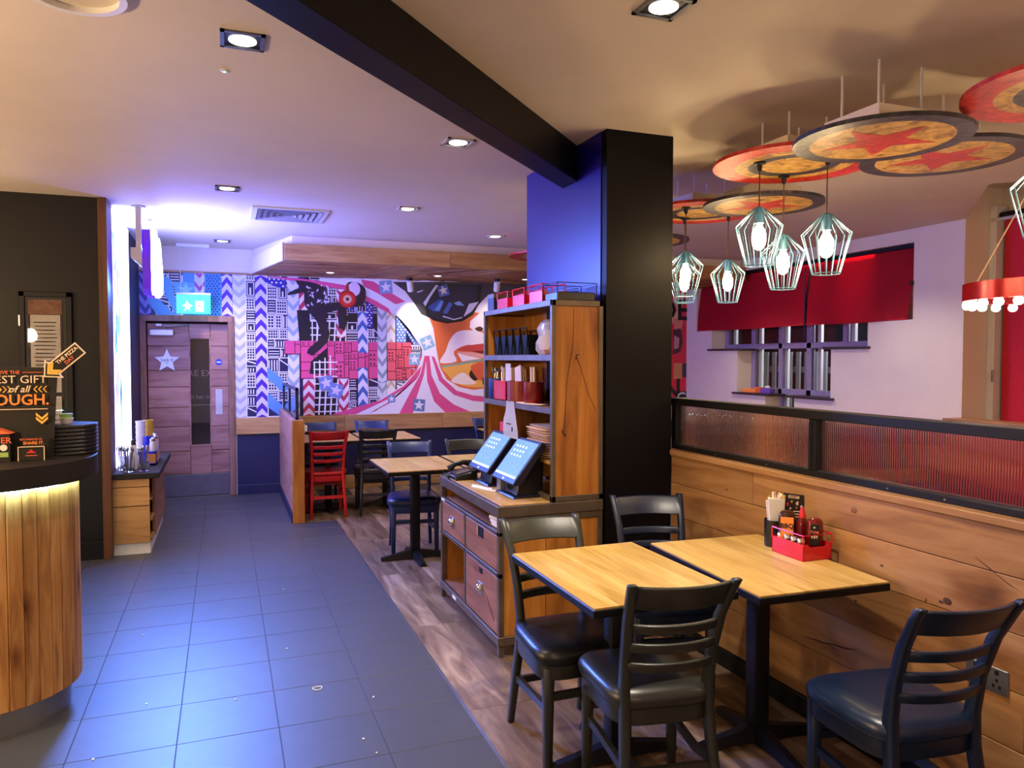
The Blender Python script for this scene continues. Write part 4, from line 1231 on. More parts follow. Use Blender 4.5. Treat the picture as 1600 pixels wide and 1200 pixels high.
def shaker(x, y, lab, h):
    t = thing('shaker_jar', lab, 'shaker', (x, y, ST + .012))
    part('glass', MB().lathe([(0.026, 0), (0.03, .02), (0.03, h - .03), (0.024, h)], (x, y, ST + .012), 14), M['silver_paint'], t)
    part('lid', MB().lathe([(0.027, 0), (0.027, .02), (0.015, .034)], (x, y, ST + .012 + h), 14), M['chrome'], t)
shaker(-0.59, 7.20, 'silver shaker nearest the aisle in the blue caddy', 0.19)
shaker(-0.58, 7.30, 'silver shaker second from the aisle end of the blue caddy', 0.20)
shaker(-0.585, 7.40, 'silver shaker third along the blue caddy', 0.20)
shaker(-0.60, 7.49, 'silver shaker farthest back in the blue caddy', 0.20)
bt = thing('squeeze_bottle', 'white squeeze bottle with a dark cap behind the spoon jars', 'bottle', (-0.715, 6.95, ST))
part('body', MB().lathe([(0.03, 0), (0.032, .01), (0.032, .13), (0.026, .17), (0.018, .20)], (-0.715, 6.95, ST), 16), M['white'], bt)
part('cap', MB().lathe([(0.019, 0), (0.019, .03), (0.010, .045)], (-0.715, 6.95, ST + .20), 14), M['black'], bt)

# ================================================================ server station (desk below, shelves above)
un = thing('server_station', 'steel-framed timber server station with drawers and open shelves by the pillar', 'cabinet', (1.64, 4.22, 0))
X0, X1, Y0, Y1, DT = 1.33, 1.94, 3.67, 4.80, 0.80
def bar(a, b, name='frame_bar', m='steel', bev=0.002):
    return part(name, MB().box(a, b, bev), M[m], un)
for x in (X0, X1 - 0.03):
    for y in (Y0, Y1 - 0.03):
        bar((x, y, 0.0), (x + 0.03, y + 0.03, 0.745), 'leg')
for z0, z1 in ((0.062, 0.108), (0.742, 0.80)):
    bar((X0 - .006, Y0 - .006, z0), (X0 + 0.024, Y1, z1)); bar((X1 - 0.03, Y0, z0), (X1, Y1, z1))
    bar((X0 + .024, Y0 - .006, z0), (X1, Y0 + 0.024, z1)); bar((X0 + .024, Y1 - 0.03, z0), (X1 - .03, Y1, z1))
bar((X0 + .01, Y0 - 0.002, 0.708), (X1, Y0 + 0.02, 0.740))
part('desk_top', MB().box((X0 + .022, Y0 + .022, 0.775), (X1 - .01, Y1 - .01, 0.804), 0.002), M['desk_wood'], un, label='pale timber desk top')
bar((X0, Y0, 0.642), (X0 + .022, Y1, 0.664))
bar((X0, Y0, 0.42), (X0 + .022, Y1, 0.446))
bar((X0, 4.262, 0.108), (X0 + .022, 4.286, 0.65), 'divider')
part('bottom_board', MB().box((X0 + .02, Y0 + .02, 0.095), (X1 - .02, Y1 - .02, 0.112)), M['drawer_wood'], un)
part('slot_board', MB().box((X0 + .03, Y0 + .02, 0.655), (X1 - .02, Y1 - .02, 0.668)), M['drawer_wood'], un)
part('back_board', MB().box((X1 - .028, Y0 + .02, 0.108), (X1 - .012, Y1 - .02, 0.75)), M['oak_y'], un)
part('inner_wall', MB().box((X0 + .04, 4.266, 0.112), (X1 - .03, 4.282, 0.655)), M['oak_z'], un)
part('end_board', MB().box((X0 + .03, Y0 + .006, 0.108), (1.60, Y0 + .02, 0.71), 0.001), M['oak_z'], un, label='timber end panel')
part('end_board', MB().box((1.603, Y0 + .006, 0.108), (X1 - .03, Y0 + .02, 0.71), 0.001), M['oak_z'], un)
part('end_board', MB().box((X0 + .03, Y1 - .02, 0.108), (X1 - .03, Y1 - .006, 0.71)), M['oak_z'], un)
for y0, y1, z0, z1, kn in ((3.70, 4.258, 0.45, 0.638, False), (4.290, 4.768, 0.45, 0.638, True), (3.70, 4.258, 0.112, 0.416, True)):
    dw = part('drawer', MB().box((X0 + .004, y0, z0), (X0 + .024, y1, z1), 0.003), M['drawer_wood'], un)
    if kn:
        yk, zk = (y0 + y1) / 2 + 0.0, (z0 + z1) / 2 + (0.02 if z1 < .44 else 0.0)
        part('handle_plate', MB().box((X0 - .001, yk - .04, zk - .035), (X0 + .005, yk + .04, zk + .035), 0.002), M['brushed'], dw)
        part('cup_handle', MB().ball((X0 - .004, yk, zk + .006), (0.024, 0.034, 0.024), 12, 8), M['chrome'], dw)
    else:
        part('handle_hole', MB().box((X0 + .001, 3.93, 0.575), (X0 + .005, 4.02, 0.632)), M['black'], dw)
        part('hole_edge', MB().box((X0 - .0005, 4.02, 0.575), (X0 + .005, 4.03, 0.632)), M['yellow'], dw)
part('label_holder', MB().box((X0 - .003, 4.70, 0.646), (X0, 4.77, 0.660)), M['paper'], un)
part('label_holder', MB().box((X0 - .009, 4.43, 0.075), (X0 - .006, 4.50, 0.095)), M['paper'], un)
part('lock', MB().box((X0 + .001, 3.95, 0.37), (X0 + .006, 4.0, 0.40)), M['black_metal'], un)
# upper shelves
SX0, SX1, STOP = 1.632, 1.94, 1.89
for x in (SX0, SX1 - 0.025):
    for y in (Y0, Y1 - 0.025):
        bar((x, y, DT), (x + 0.025, y + 0.025, STOP), 'post')
for z in (STOP - .032, DT + .002):
    bar((SX0, Y0, z), (SX0 + .025, Y1, z + .032)); bar((SX0, Y0, z), (SX1, Y0 + .025, z + .032)); bar((SX0, Y1 - .025, z), (SX1, Y1, z + .032))
part('top_board', MB().box((SX0 + .01, Y0 + .01, STOP - .02), (SX1 - .005, Y1 - .01, STOP - .002)), M['oak_y'], un)
part('side_board', MB().box((SX0 + .02, Y0 + .008, DT + .03), (SX1 - .02, Y0 + .022, STOP - .03), 0.001), M['oak_z'], un, label='big knotty timber end panel')
part('side_board', MB().box((SX0 + .02, Y1 - .022, DT + .03), (SX1 - .02, Y1 - .008, STOP - .03), 0.001), M['oak_z'], un)
part('back_board', MB().box((SX1 - .02, 4.4, DT), (SX1 - .008, Y1 - .02, STOP - .02)), M['oak_z'], un)
part('back_board', MB().box((SX1 - .02, Y0 + .02, DT), (SX1 - .008, 4.397, STOP - .02)), M['black_wall'], un)
for z in (1.575, 1.288):
    part('shelf', MB().box((SX0 + .012, Y0 + .02, z), (SX1 - .02, Y1 - .02, z + .018)), M['oak_y'], un)
    bar((SX0, Y0 + .02, z - .012), (SX0 + .014, Y1 - .02, z + .022), 'shelf_edge')
part('shelf', MB().box((SX0 + .012, Y0 + .02, 1.0), (SX1 - .02, 4.35, 1.02)), M['desk_wood'], un)
part('inner_wall', MB().box((SX0 + .02, 4.35, DT + .03), (SX1 - .02, 4.365, 1.288)), M['oak_z'], un)
S1, S2, S3 = 1.595, 1.308, 1.02     # shelf surfaces

# cracks and knots in the end panel and drawer fronts
M['crack'] = mat('dark_wood_crack', '#4a2813', 0.8)
yc_ = Y0 + .0075
def crack(pts, rad, nm='crack'):
    part(nm, MB().tube(pts, [x * .6 for x in rad], 5), M['crack'], un)
crack([(1.763, yc_, 1.86), (1.763, yc_, 1.72), (1.757, yc_, 1.63), (1.737, yc_, 1.53), (1.724, yc_, 1.44), (1.717, yc_, 1.33), (1.712, yc_, 1.24), (1.703, yc_, 1.17)], [.0012, .0022, .003, .0035, .003, .003, .005, .007])
crack([(1.778, yc_, 1.59), (1.80, yc_, 1.54), (1.825, yc_, 1.47), (1.85, yc_, 1.39), (1.885, yc_, 1.32), (1.905, yc_, 1.28)], [.006, .003, .0025, .002, .002, .0015])
crack([(1.775, yc_, 1.57), (1.782, yc_, 1.595), (1.80, yc_, 1.60)], [.004, .007, .003], 'knot')
crack([(1.695, yc_, 1.19), (1.71, yc_, 1.165), (1.72, yc_, 1.16)], [.004, .010, .004], 'knot')
xd = X0 + .003
crack([(xd, 3.96, .30), (xd, 3.88, .27), (xd, 3.80, .21), (xd, 3.75, .17)], [.0015, .003, .004, .004])
crack([(xd, 4.10, .37), (xd, 4.06, .36), (xd, 4.02, .365)], [.001, .002, .001])
# ---- on the shelves
for k, y in enumerate((4.12, 4.24, 4.36, 4.48, 4.60)):
    t = thing('wire_basket', ['nearest black wire basket in the row on the upper shelf', 'second black wire basket from the near end on the upper shelf', 'middle black wire basket on the upper shelf', 'fourth black wire basket on the upper shelf', 'farthest black wire basket on the upper shelf'][k], 'basket', (1.76, y, S1), 0, 'black wire baskets on the upper shelf')
    part('liner', MB().prism([(1.665, y - .048, S1), (1.86, y - .048, S1), (1.87, y - .052, S1 + .12), (1.655, y - .052, S1 + .12)], (0, 0.09, 0)), M['matt_black'], t)
    for x in (1.655, 1.87):
        part('wire', MB().tube([(x, y - .05, S1 + .12), (x - .004, y - .05, S1 + .16), (x - .004, y + .05, S1 + .16), (x, y + .05, S1 + .12), (x, y + .03, S1), (x, y - .03, S1)], 0.004, 5, closed=True), M['matt_black'], t)
bg = thing('plastic_bag', 'crumpled clear plastic bag at the near end of the upper shelf', 'bag', (1.72, 3.90, S1))
mb = MB()
rng = random.Random(5)
rings = []
for j, (w, z) in enumerate(((.06, 0), (.09, .03), (.085, .07), (.07, .11), (.085, .15), (.06, .185), (.03, .20))):
    rings.append(mb.ring([(1.72 + w * 0.75 * math.cos(2 * PI * i / 12) * rng.uniform(.75, 1.15), 3.91 + w * 1.3 * math.sin(2 * PI * i / 12) * rng.uniform(.75, 1.15), S1 + z) for i in range(12)]))
mb.skin(rings)
plas = NT('crumpled_plastic')
plas.b.inputs['Base Color'].default_value = (0.8, 0.78, 0.85, 1); plas.b.inputs['Roughness'].default_value = 0.15
plas.b.inputs['Transmission Weight'].default_value = 0.5; plas.b.inputs['IOR'].default_value = 1.2
part('film', mb, plas.m, bg, angle=20)
part('contents', MB().box((1.70, 3.86, S1 + .02), (1.76, 3.96, S1 + .12), 0.01), M['red_print'], bg)
def holder(name, lab, y0, y1, m, h, kind, seed):
    yc = (y0 + y1) / 2; r = (y1 - y0) / 2
    t = thing(name, lab, 'utensil holder', (1.71, yc, S2))
    if kind == 'square':
        b = MB()
        for a, c in (((1.65, y0, S2), (1.655, y1, S2 + h)), ((1.79, y0, S2), (1.795, y1, S2 + h)), ((1.65, y0, S2), (1.795, y0 + .005, S2 + h)), ((1.65, y1 - .005, S2), (1.795, y1, S2 + h)), ((1.65, y0, S2), (1.795, y1, S2 + .006))):
            b.box(a, c)
        part('box', b, m, t)
    else:
        part('cup', MB().lathe([(r * .9, 0), (r, .01), (r, h), (r * .95, h), (r * .9, .02), (.01, .012)], (1.71, yc, S2), 18), m, t)
    rg = random.Random(seed)
    return t, yc, r, rg
t, yc, r, rg = holder('utensil_holder', 'blue cup of steel cutlery at the far end of the middle shelf', 4.66, 4.79, mat('blue_holder', '#16398c', 0.35), 0.135, 'cup', 1)
for k in range(7):
    x, y = 1.71 + rg.uniform(-.04, .04), yc + rg.uniform(-.04, .04)
    part('fork', MB().cyl((x, y, S2 + .02), (x + rg.uniform(-.02, .02), y + rg.uniform(-.03, .03), S2 + .18), 0.004, n=5).ball((x, y, S2 + .19), (0.008, 0.010, 0.024), 6, 5), M['chrome'], t)
t, yc, r, rg = holder('utensil_holder', 'bright red square holder of white cards and wrapped cutlery on the middle shelf', 4.42, 4.65, M['red_plastic'], 0.125, 'square', 2)
part('white_card', MB().box((1.70, 4.47, S2 + .01), (1.704, 4.56, S2 + .235)), M['paper'], t)
for k in range(4):
    part('wrapped_cutlery', MB().cbox((1.71, 4.455 - .004 + .012 * k + .1 * (k > 2), S2 + .11), (0.03, 0.016, 0.2), 0.003), M['cream'], t)
for k in range(4):
    x, y = 1.72 + rg.uniform(-.04, .03), 4.60 + rg.uniform(-.03, .03)
    part('fork', MB().cyl((x, y, S2 + .02), (x, y + .01, S2 + .19), 0.004, n=5).ball((x, y + .01, S2 + .2), (0.008, 0.010, 0.024), 6, 5), M['chrome'], t)
mar = mat('maroon_holder', '#7a1414', 0.35)
t, yc, r, rg = holder('utensil_holder', 'wide maroon cup packed with folded napkins on the middle shelf', 4.21, 4.39, mar, 0.13, 'cup', 3)
for k in range(3):
    part('folded_napkin', MB().prism([(1.69 + .014 * k, yc - .05, S2 + .02), (1.69 + .014 * k, yc + .05, S2 + .02), (1.69 + .014 * k, yc + .07, S2 + .21 + .01 * k), (1.69 + .014 * k, yc - .03, S2 + .225 - .01 * k)], (0.006, 0, 0)), M['cream'], t)
t, yc, r, rg = holder('utensil_holder', 'narrow maroon cup of pale wooden sticks nearest on the middle shelf', 4.05, 4.17, mar, 0.13, 'cup', 4)
for k in range(6):
    y = yc - .035 + .014 * k
    part('wooden_stick', MB().cbox((1.70 + .01 * (k % 3), y, S2 + .12), (0.012, 0.018, 0.2), 0.004, M=Matrix.Rotation(rg.uniform(-.12, .12), 4, 'X')), M['cream'], t)
# paper hanging over the shelf edge
pp = thing('order_ticket', 'long white paper ticket hanging over the shelf edge above the screens', 'paper', (1.628, 4.24, 1.10))
tk = MB()
sec = [(1.72, 4.38, 4.30, 1.3105), (1.655, 4.36, 4.24, 1.3125), (1.627, 4.345, 4.22, 1.316), (1.624, 4.355, 4.19, 1.25), (1.612, 4.36, 4.14, 1.20), (1.606, 4.35, 4.10, 1.14), (1.602, 4.33, 4.09, 1.10)]
vs = [[tk.bm.verts.new((x, y0, z)), tk.bm.verts.new((x, y1, z))] for x, y0, y1, z in sec]
for a, b in zip(vs[:-1], vs[1:]):
    tk.bm.faces.new((a[0], a[1], b[1], b[0]))
bmesh.ops.solidify(tk.bm, geom=list(tk.bm.faces), thickness=0.0015)
part('paper', tk, M['paper'], pp)
part('print_line', MB().box((1.6045, 4.22, 1.178), (1.607, 4.29, 1.184)), M['ink'], pp)
part('print_line', MB().box((1.602, 4.185, 1.14), (1.604, 4.195, 1.165)), M['ink'], pp)
rw = MB().tube([(1.68, 4.26, 1.3125), (1.65, 4.15, 1.3125), (1.66, 4.02, 1.3125), (1.70, 3.92, 1.3125)], 0.004, 6, sec=(0.05, 0.003))
single('napkin_strip', rw, M['cream'], 'loose strip of yellowish paper on the middle shelf in front of the cups', 'paper')
for k in range(13):
    z = S3 + 0.0135 * k
    yy = 3.93 + random.uniform(-.012, .012); xx = 1.775 + random.uniform(-.008, .008)
    r = 0.135
    pts = [(r * (abs(math.cos(a)) ** .4) * (1 if math.cos(a) > 0 else -1), r * 1.25 * (abs(math.sin(a)) ** .4) * (1 if math.sin(a) > 0 else -1)) for a in [2 * PI * i / 24 for i in range(24)]]
    b = MB().loft([[(xx + .82 * x, yy + .82 * y, z) for x, y in pts], [(xx + x, yy + y, z + .011) for x, y in pts]])
    single('serving_board', b, M['cream'], 'pale serving board behind the near screen, ' + ORD[k] + ' of its stack', 'board', 'pale boards stacked on the low shelf')
single('red_card_box', MB().box((1.66, 4.40, DT + .03), (1.80, 4.56, 1.17), 0.004), M['red_print'], 'plain red box in the far lower bay behind the screens', 'box')

# ---- on top
def caddy(loc, lab, rz=0, group=None, fill=None):
    t = thing('bottle_caddy', lab, 'caddy', loc, rz, group)
    w, l, h = 0.145, 0.19, 0.068
    b = MB()
    b.box((-w / 2, -l / 2, 0), (w / 2, l / 2, 0.004))
    b.box((-w / 2, -l / 2, 0), (-w / 2 + .004, l / 2, h)); b.box((w / 2 - .004, -l / 2, 0), (w / 2, l / 2, h))
    b.box((-w / 2, l / 2 - .004, 0), (w / 2, l / 2, h))
    part('tray', b, M['red_plastic'], t, world=False)
    part('cut_front', MB().prism([(-w / 2, -l / 2, 0), (w / 2, -l / 2, 0), (w / 2, -l / 2, h), (w * .34, -l / 2, h), (w * .27, -l / 2, h * .82), (-w * .27, -l / 2, h * .82), (-w * .34, -l / 2, h), (-w / 2, -l / 2, h)], (0, 0.004, 0)), M['red_plastic'], t, world=False)
    H = 0.105
    for z in (H,):
        part('rim', MB().tube([(-w / 2, -l / 2, z), (w / 2, -l / 2, z), (w / 2, l / 2, z), (-w / 2, l / 2, z)], 0.003, 6, closed=True), M['red_plastic'], t, world=False)
    for x in (-1, 1):
        for y in (-1, 1):
            part('upright', MB().cyl((x * w / 2, y * l / 2, h - .01), (x * w / 2, y * l / 2, H), 0.003, n=6), M['red_plastic'], t, world=False)
    return t
TOPZ = 1.891
cq = caddy((1.74, 4.53, TOPZ), 'red caddy farthest along the top of the server station', 0, 'spare red caddies on the server station')
dup(cq, (1.74, 4.25, TOPZ), 0, 'middle red caddy on top of the server station')
dup(cq, (1.74, 3.98, TOPZ), 0, 'red caddy nearest the wire tray on top of the server station')
wt = thing('wire_tray', 'black low wire tray at the near end of the station top', 'tray', (1.79, 3.79, TOPZ))
part('tray', MB().box((1.68, 3.70, TOPZ), (1.905, 3.88, TOPZ + .045), 0.004), M['black'], wt)
for z in (TOPZ + .095,):
    part('rim_wire', MB().tube([(1.675, 3.695, z), (1.91, 3.695, z), (1.91, 3.885, z), (1.675, 3.885, z)], 0.0025, 5, closed=True), M['black_metal'], wt)
for x in (1.675, 1.91):
    for y in (3.695, 3.885):
        part('upright_wire', MB().cyl((x, y, TOPZ + .001), (x, y, TOPZ + .095), 0.0025, n=5), M['black_metal'], wt)
wt2 = thing('wire_tray', 'long black wire tray behind the red caddies on the station top', 'tray', (1.87, 4.3, TOPZ))
part('tray', MB().box((1.825, 3.93, TOPZ), (1.915, 4.72, TOPZ + .03), 0.004), M['navy'], wt2)
for z in (TOPZ + .05, TOPZ + .07, TOPZ + .09):
    part('rim_wire', MB().tube([(1.822, 3.93, z), (1.915, 3.93, z), (1.915, 4.72, z), (1.822, 4.72, z)], 0.002, 5, closed=True), M['navy'], wt2)
for y in (3.93, 4.2, 4.46, 4.72):
    part('upright_wire', MB().cyl((1.822, y, TOPZ + .02), (1.822, y, TOPZ + .09), 0.002, n=5), M['navy'], wt2)
bb = thing('blue_box', 'small dark blue box at the far end of the station top', 'box', (1.70, 4.70, TOPZ))
part('body', MB().box((1.655, 4.66, TOPZ), (1.76, 4.78, TOPZ + .10), 0.003), M['navy'], bb)
part('lid', MB().box((1.653, 4.658, TOPZ + .08), (1.762, 4.782, TOPZ + .11), 0.003), M['steel'], bb)

# ---- screens, phone and bits on the desk
def screen_mat():
    q = NT('till_display')
    v = q.coords((70, 70, 70), rand=False)
    vo = q.n('ShaderNodeTexVoronoi', i_Scale=0.6)
    q.l(v, vo.inputs['Vector'])
    c = q.ramp(vo.outputs['Distance'], [(0.15, lin('#93bdf6')), (0.4, lin('#7dacf0'))])
    q.l(c, q.b.inputs['Emission Color']); q.b.inputs['Emission Strength'].default_value = 1.15
    q.b.inputs['Base Color'].default_value = (0.02, 0.03, 0.05, 1); q.b.inputs['Roughness'].default_value = 0.2
    return q.m
M['screen'] = screen_mat()
M['icon'] = glow('display_icons', '#93c0f8', 1.1)
M['till'] = mat('till_case', '#12122a', 0.35)
def till(y0, y1, lab, dz=0.0):
    t = thing('till_screen', lab, 'till screen', (1.56, (y0 + y1) / 2, DT + .004))
    a, b = Vector((1.448, 0, 0.893)), Vector((1.622, 0, 1.118))
    up = (b - a).normalized(); nrm = Vector((-up.z, 0, up.x))      # faces -x and up
    def Q(s, y, n): 
        p = a + up * s + nrm * n
        return (p.x, y, p.z + dz)
    Lh = (b - a).length
    case = part('case', MB().prism([Q(0, y0, 0.0), Q(Lh, y0, 0.0), Q(Lh, y0, -0.035), Q(0.03, y0, -0.045), Q(0, y0, -0.02)], (0, y1 - y0, 0), 0.004), M['till'], t)
    part('display', MB().prism([Q(.032, y0 + .018, .001), Q(Lh - .018, y0 + .018, .001), Q(Lh - .018, y1 - .018, .001), Q(.032, y1 - .018, .001)], nrm * 0.001), M['screen'], t, label='blue lit display')
    part('task_bar', MB().prism([Q(.032, y0 + .018, .0022), Q(.045, y0 + .018, .0022), Q(.045, y1 - .018, .0022), Q(.032, y1 - .018, .0022)], nrm * 0.0004), M['icon'], t)
    ic = MB()
    for i in range(3):
        for j in range(4):
            s, y = .16 + .03 * i, y1 - .06 - .045 * j
            ic.prism([Q(s, y, .0022), Q(s + .012, y, .0022), Q(s + .012, y - .022, .0022), Q(s, y - .022, .0022)], nrm * 0.0004)
    part('icons', ic, M['icon'], t)['kind'] = 'stuff'
    part('maker_badge', MB().prism([Q(.010, (y0 + y1) / 2 + .012, .0005), Q(.022, (y0 + y1) / 2 + .012, .0005), Q(.022, (y0 + y1) / 2 - .012, .0005), Q(.010, (y0 + y1) / 2 - .012, .0005)], nrm * 0.001), M['white'], t)
    part('stand', MB().prism([(1.50, y0 + .08, DT + .004), (1.66, y0 + .08, DT + .004), (1.665, y0 + .08, 1.06), (1.60, y0 + .08, 1.04), (1.52, y0 + .08, 0.935)], (0, 0.20, 0), 0.004), M['black'], t)
    part('base', MB().prism([(1.47, y0 + .05, DT + .004), (1.67, y0 + .05, DT + .004), (1.67, y0 + .05, DT + .02), (1.48, y0 + .05, DT + .018)], (0, 0.27, 0), 0.002), M['till'], t)
    return t
t = till(3.775, 4.12, 'near till screen with a blue display leaning back on the desk')
part('card_slot', MB().box((1.455, 3.99, 0.83), (1.49, 4.05, 0.888), 0.003), M['brushed'], t)
till(4.21, 4.565, 'far till screen with a blue display beside the desk phone')
ph = thing('desk_phone', 'black corded desk phone at the far front corner of the station', 'phone', (1.41, 4.62, DT + .004))
part('body', MB().prism([(1.35, 4.53, DT + .004), (1.50, 4.53, DT + .004), (1.50, 4.53, DT + .065), (1.35, 4.53, DT + .03)], (0, 0.20, 0), 0.006), M['black'], ph)
part('keypad', MB().prism([(1.375, 4.56, DT + .0385), (1.47, 4.56, DT + .0605), (1.47, 4.56, DT + .0625), (1.375, 4.56, DT + .0405)], (0, 0.08, 0)), M['steel'], ph)
part('handset', MB().tube([(1.36, 4.70, DT + .055), (1.40, 4.70, DT + .085), (1.46, 4.70, DT + .095), (1.51, 4.70, DT + .085)], [0.024, 0.016, 0.016, 0.024], 8), M['black'], ph)
coil = [(1.345 + .018 * math.cos(2.2 * k) - 0.01, 4.60 + 0.008 * k - .02, DT + .022 + .014 * math.sin(2.2 * k)) for k in range(22)]
part('coiled_cord', MB().tube(coil, 0.0035, 5), M['black'], ph)
cr = [(1.47, 4.16, DT + .007), (1.44, 4.2, DT + .007), (1.425, 4.27, DT + .007), (1.40, 4.33, DT + .007), (1.385, 4.29, DT + .007), (1.405, 4.24, DT + .007), (1.43, 4.15, DT + .007), (1.465, 4.08, DT + .007)]
single('white_cable', MB().tube(cr, 0.0065, 6), M['white'], 'loose loop of white cable on the desk below the screens', 'cable')
cm = thing('card_terminal', 'dark card payment terminal under the low shelf by the near post', 'card terminal', (1.76, 3.76, DT + .004))
part('body', MB().prism([(1.70, 3.715, DT + .004), (1.82, 3.715, DT + .004), (1.82, 3.715, DT + .09), (1.70, 3.715, DT + .03)], (0, 0.085, 0), 0.006), M['black'], cm)
for k in range(3):
    part('key', MB().cbox((1.725 + .025 * k, 3.757, DT + .049 + .0125 * k), (0.012, 0.05, 0.006), 0.001), M[['red_print', 'silver_paint', 'green'][k]], cm)
# ---- in the slot and the open bay of the desk
for k in range(3):
    t = thing('receipt_pad', ['lowest receipt pad in the slot under the desk edge', 'middle receipt pad in the slot under the desk edge', 'topmost receipt pad in the slot under the desk edge'][k], 'paper pad', (1.42, 3.80, 0.668 + .018 * k), 0, 'receipt pads in the desk slot')
    part('pad', MB().cbox((1.42, 3.80 + .01 * k, 0.668 + .018 * k + .008), (0.13, 0.12, 0.016), 0.001, rz=0.1 * k), M['paper'], t)
    part('cover', MB().cbox((1.42, 3.80 + .01 * k, 0.668 + .018 * k + .0168), (0.12, 0.11, 0.0016), 0, rz=0.1 * k), M['brown_leather'], t)
ob = thing('red_bin', 'small red box in the open bay of the station', 'box', (1.46, 4.42, 0.112))
part('body', MB().box((1.40, 4.40, 0.112), (1.52, 4.50, 0.25), 0.004), M['red_paint'], ob)
part('lid', MB().box((1.395, 4.395, 0.25), (1.525, 4.505, 0.262), 0.002), M['brown_leather'], ob)
gb = thing('grey_bin', 'narrow dark grey tub in the open bay beside the drawer', 'tub', (1.41, 4.33, 0.112))
part('body', MB().loft([[(1.37, 4.30, 0.112), (1.45, 4.30, 0.112), (1.45, 4.36, 0.112), (1.37, 4.36, 0.112)], [(1.36, 4.29, 0.27), (1.46, 4.29, 0.27), (1.46, 4.375, 0.27), (1.36, 4.375, 0.27)]]), M['black'], gb)
part('rim', MB().tube([(1.36, 4.29, 0.27), (1.46, 4.29, 0.27), (1.46, 4.375, 0.27), (1.36, 4.375, 0.27)], 0.005, 6, closed=True), M['steel'], gb)

# ================================================================ booth divider (timber) and glazed screen on it
XW = 2.372
bd = thing('booth_divider', 'low timber wall of wide knotty boards running past the front tables', 'divider', (2.45, 1.9, 0))
part('core', MB().box((XW + .012, 0.3, 0.0), (2.52, 3.655, 1.03)), M['black_wall'], bd)
zs = [0.09, 0.31, 0.50, 0.69, 0.872, 1.028]
for a, b in zip(zs[:-1], zs[1:]):
    for y0, y1 in ((0.3, 1.62), (1.622, 3.655)) if round(a, 2) in (0.31, 0.69) else ((0.3, 2.95), (2.952, 3.655)):
        part('board', MB().box((XW - random.uniform(0, .003), y0, a + .0015), (XW + .012, y1, b - .0015), 0.0015), M['oak_y'], bd)
    part('board', MB().box((2.52, 0.3, a + .0015), (2.532, 3.655, b - .0015), 0.0015), M['oak_y'], bd)
for y, z, ry, rz_ in ((1.90, .722, .020, .015), (1.925, .712, .012, .006), (2.184, .775, .009, .005), (2.31, .60, .007, .005), (3.15, .912, .006, .005), (1.986, .70, .004, .008)):
    part('knot', MB().ball((XW - .001, y, z), (.003, ry, rz_), 9, 5), M['crack'], bd)
M['pale_knot'] = mat('pale_knot', '#7a4f2c', 0.7)
part('knot', MB().ball((XW - .001, 2.327, .965), (.003, .017, .014), 10, 6), M['pale_knot'], bd)
for pts, rad in (([(2.60, .352), (2.53, .362), (2.48, .366), (2.43, .378), (2.36, .386), (2.30, .402)], [.001, .003, .0035, .003, .004, .001]), ([(2.46, .37), (2.42, .362), (2.39, .366)], [.001, .002, .001]), ([(1.80, .905), (1.74, .875), (1.68, .845), (1.62, .825)], [.001, .0025, .003, .001]), ([(1.75, .87), (1.70, .835), (1.66, .815)], [.001, .002, .001])):
    part('crack', MB().tube([(XW - .0005, y, z) for y, z in pts], rad, 5), M['crack'], bd)
part('cap', MB().box((XW - .012, 0.3, 1.028), (2.535, 3.66, 1.058), 0.004), M['oak_y'], bd, label='timber capping')
part('skirting', MB().box((XW - .012, 0.3, 0.0), (XW + .002, 3.655, 0.088), 0.003), M['black_wall'], bd, label='black skirting')
sn = thing('glazed_screen', 'black-framed screen of ribbed glass standing on the timber divider', 'screen', (2.45, 1.9, 1.058))
GX = 2.44
def fb_(a, b, name='rail'): part(name, MB().box(a, b, 0.003), M['black_metal'], sn)
fb_((GX - .03, 0.3, 1.058), (GX + .03, 3.72, 1.085)); fb_((GX - .035, 0.3, 1.310), (GX + .035, 3.72, 1.350))
for y in (3.675, 2.585, 1.49, 0.40):
    fb_((GX - .03, y, 1.085), (GX + .03, y + .045, 1.310), 'mullion')
for y in (2.585, 1.49):
    fb_((GX - .036, y + .022, 1.09), (GX - .03, y + .026, 1.305), 'joint')
for y0, y1 in ((2.63, 3.675), (1.535, 2.585), (0.445, 1.49)):
    rb = MB()
    n = int((y1 - y0) / 0.0105)
    k = 6
    fr_, bk_ = [], []
    for i in range(n * k + 1):
        y = y0 + (y1 - y0) * i / (n * k)
        fr_.append((GX - 0.004 - 0.0030 * abs(math.sin(PI * i / k)), y))
    lo = [rb.bm.verts.new((x, y, 1.085)) for x, y in fr_]; hi = [rb.bm.verts.new((x, y, 1.31)) for x, y in fr_]
    lb_ = [rb.bm.verts.new((GX + .004, y, 1.085)) for x, y in fr_]; hb_ = [rb.bm.verts.new((GX + .004, y, 1.31)) for x, y in fr_]
    for i in range(len(fr_) - 1):
        rb.bm.faces.new((lo[i], lo[i + 1], hi[i + 1], hi[i])); rb.bm.faces.new((lb_[i + 1], lb_[i], hb_[i], hb_[i + 1]))
        rb.bm.faces.new((hi[i], hi[i + 1], hb_[i + 1], hb_[i])); rb.bm.faces.new((lo[i + 1], lo[i], lb_[i], lb_[i + 1]))
    rb.bm.faces.new((lo[0], hi[0], hb_[0], lb_[0])); rb.bm.faces.new((hi[-1], lo[-1], lb_[-1], hb_[-1]))
    part('ribbed_pane', rb, M['reeded'], sn, angle=50)
for y in (1.95, 2.2, 2.9, 3.3):
    part('screw', MB().cyl((GX - .03, y, 1.071), (GX - .032, y, 1.071), 0.004, n=8), M['brushed'], sn)
sk_ = thing('power_socket', 'double steel wall socket low on the timber divider behind the navy chair', 'socket', (XW, 1.75, 0.47))
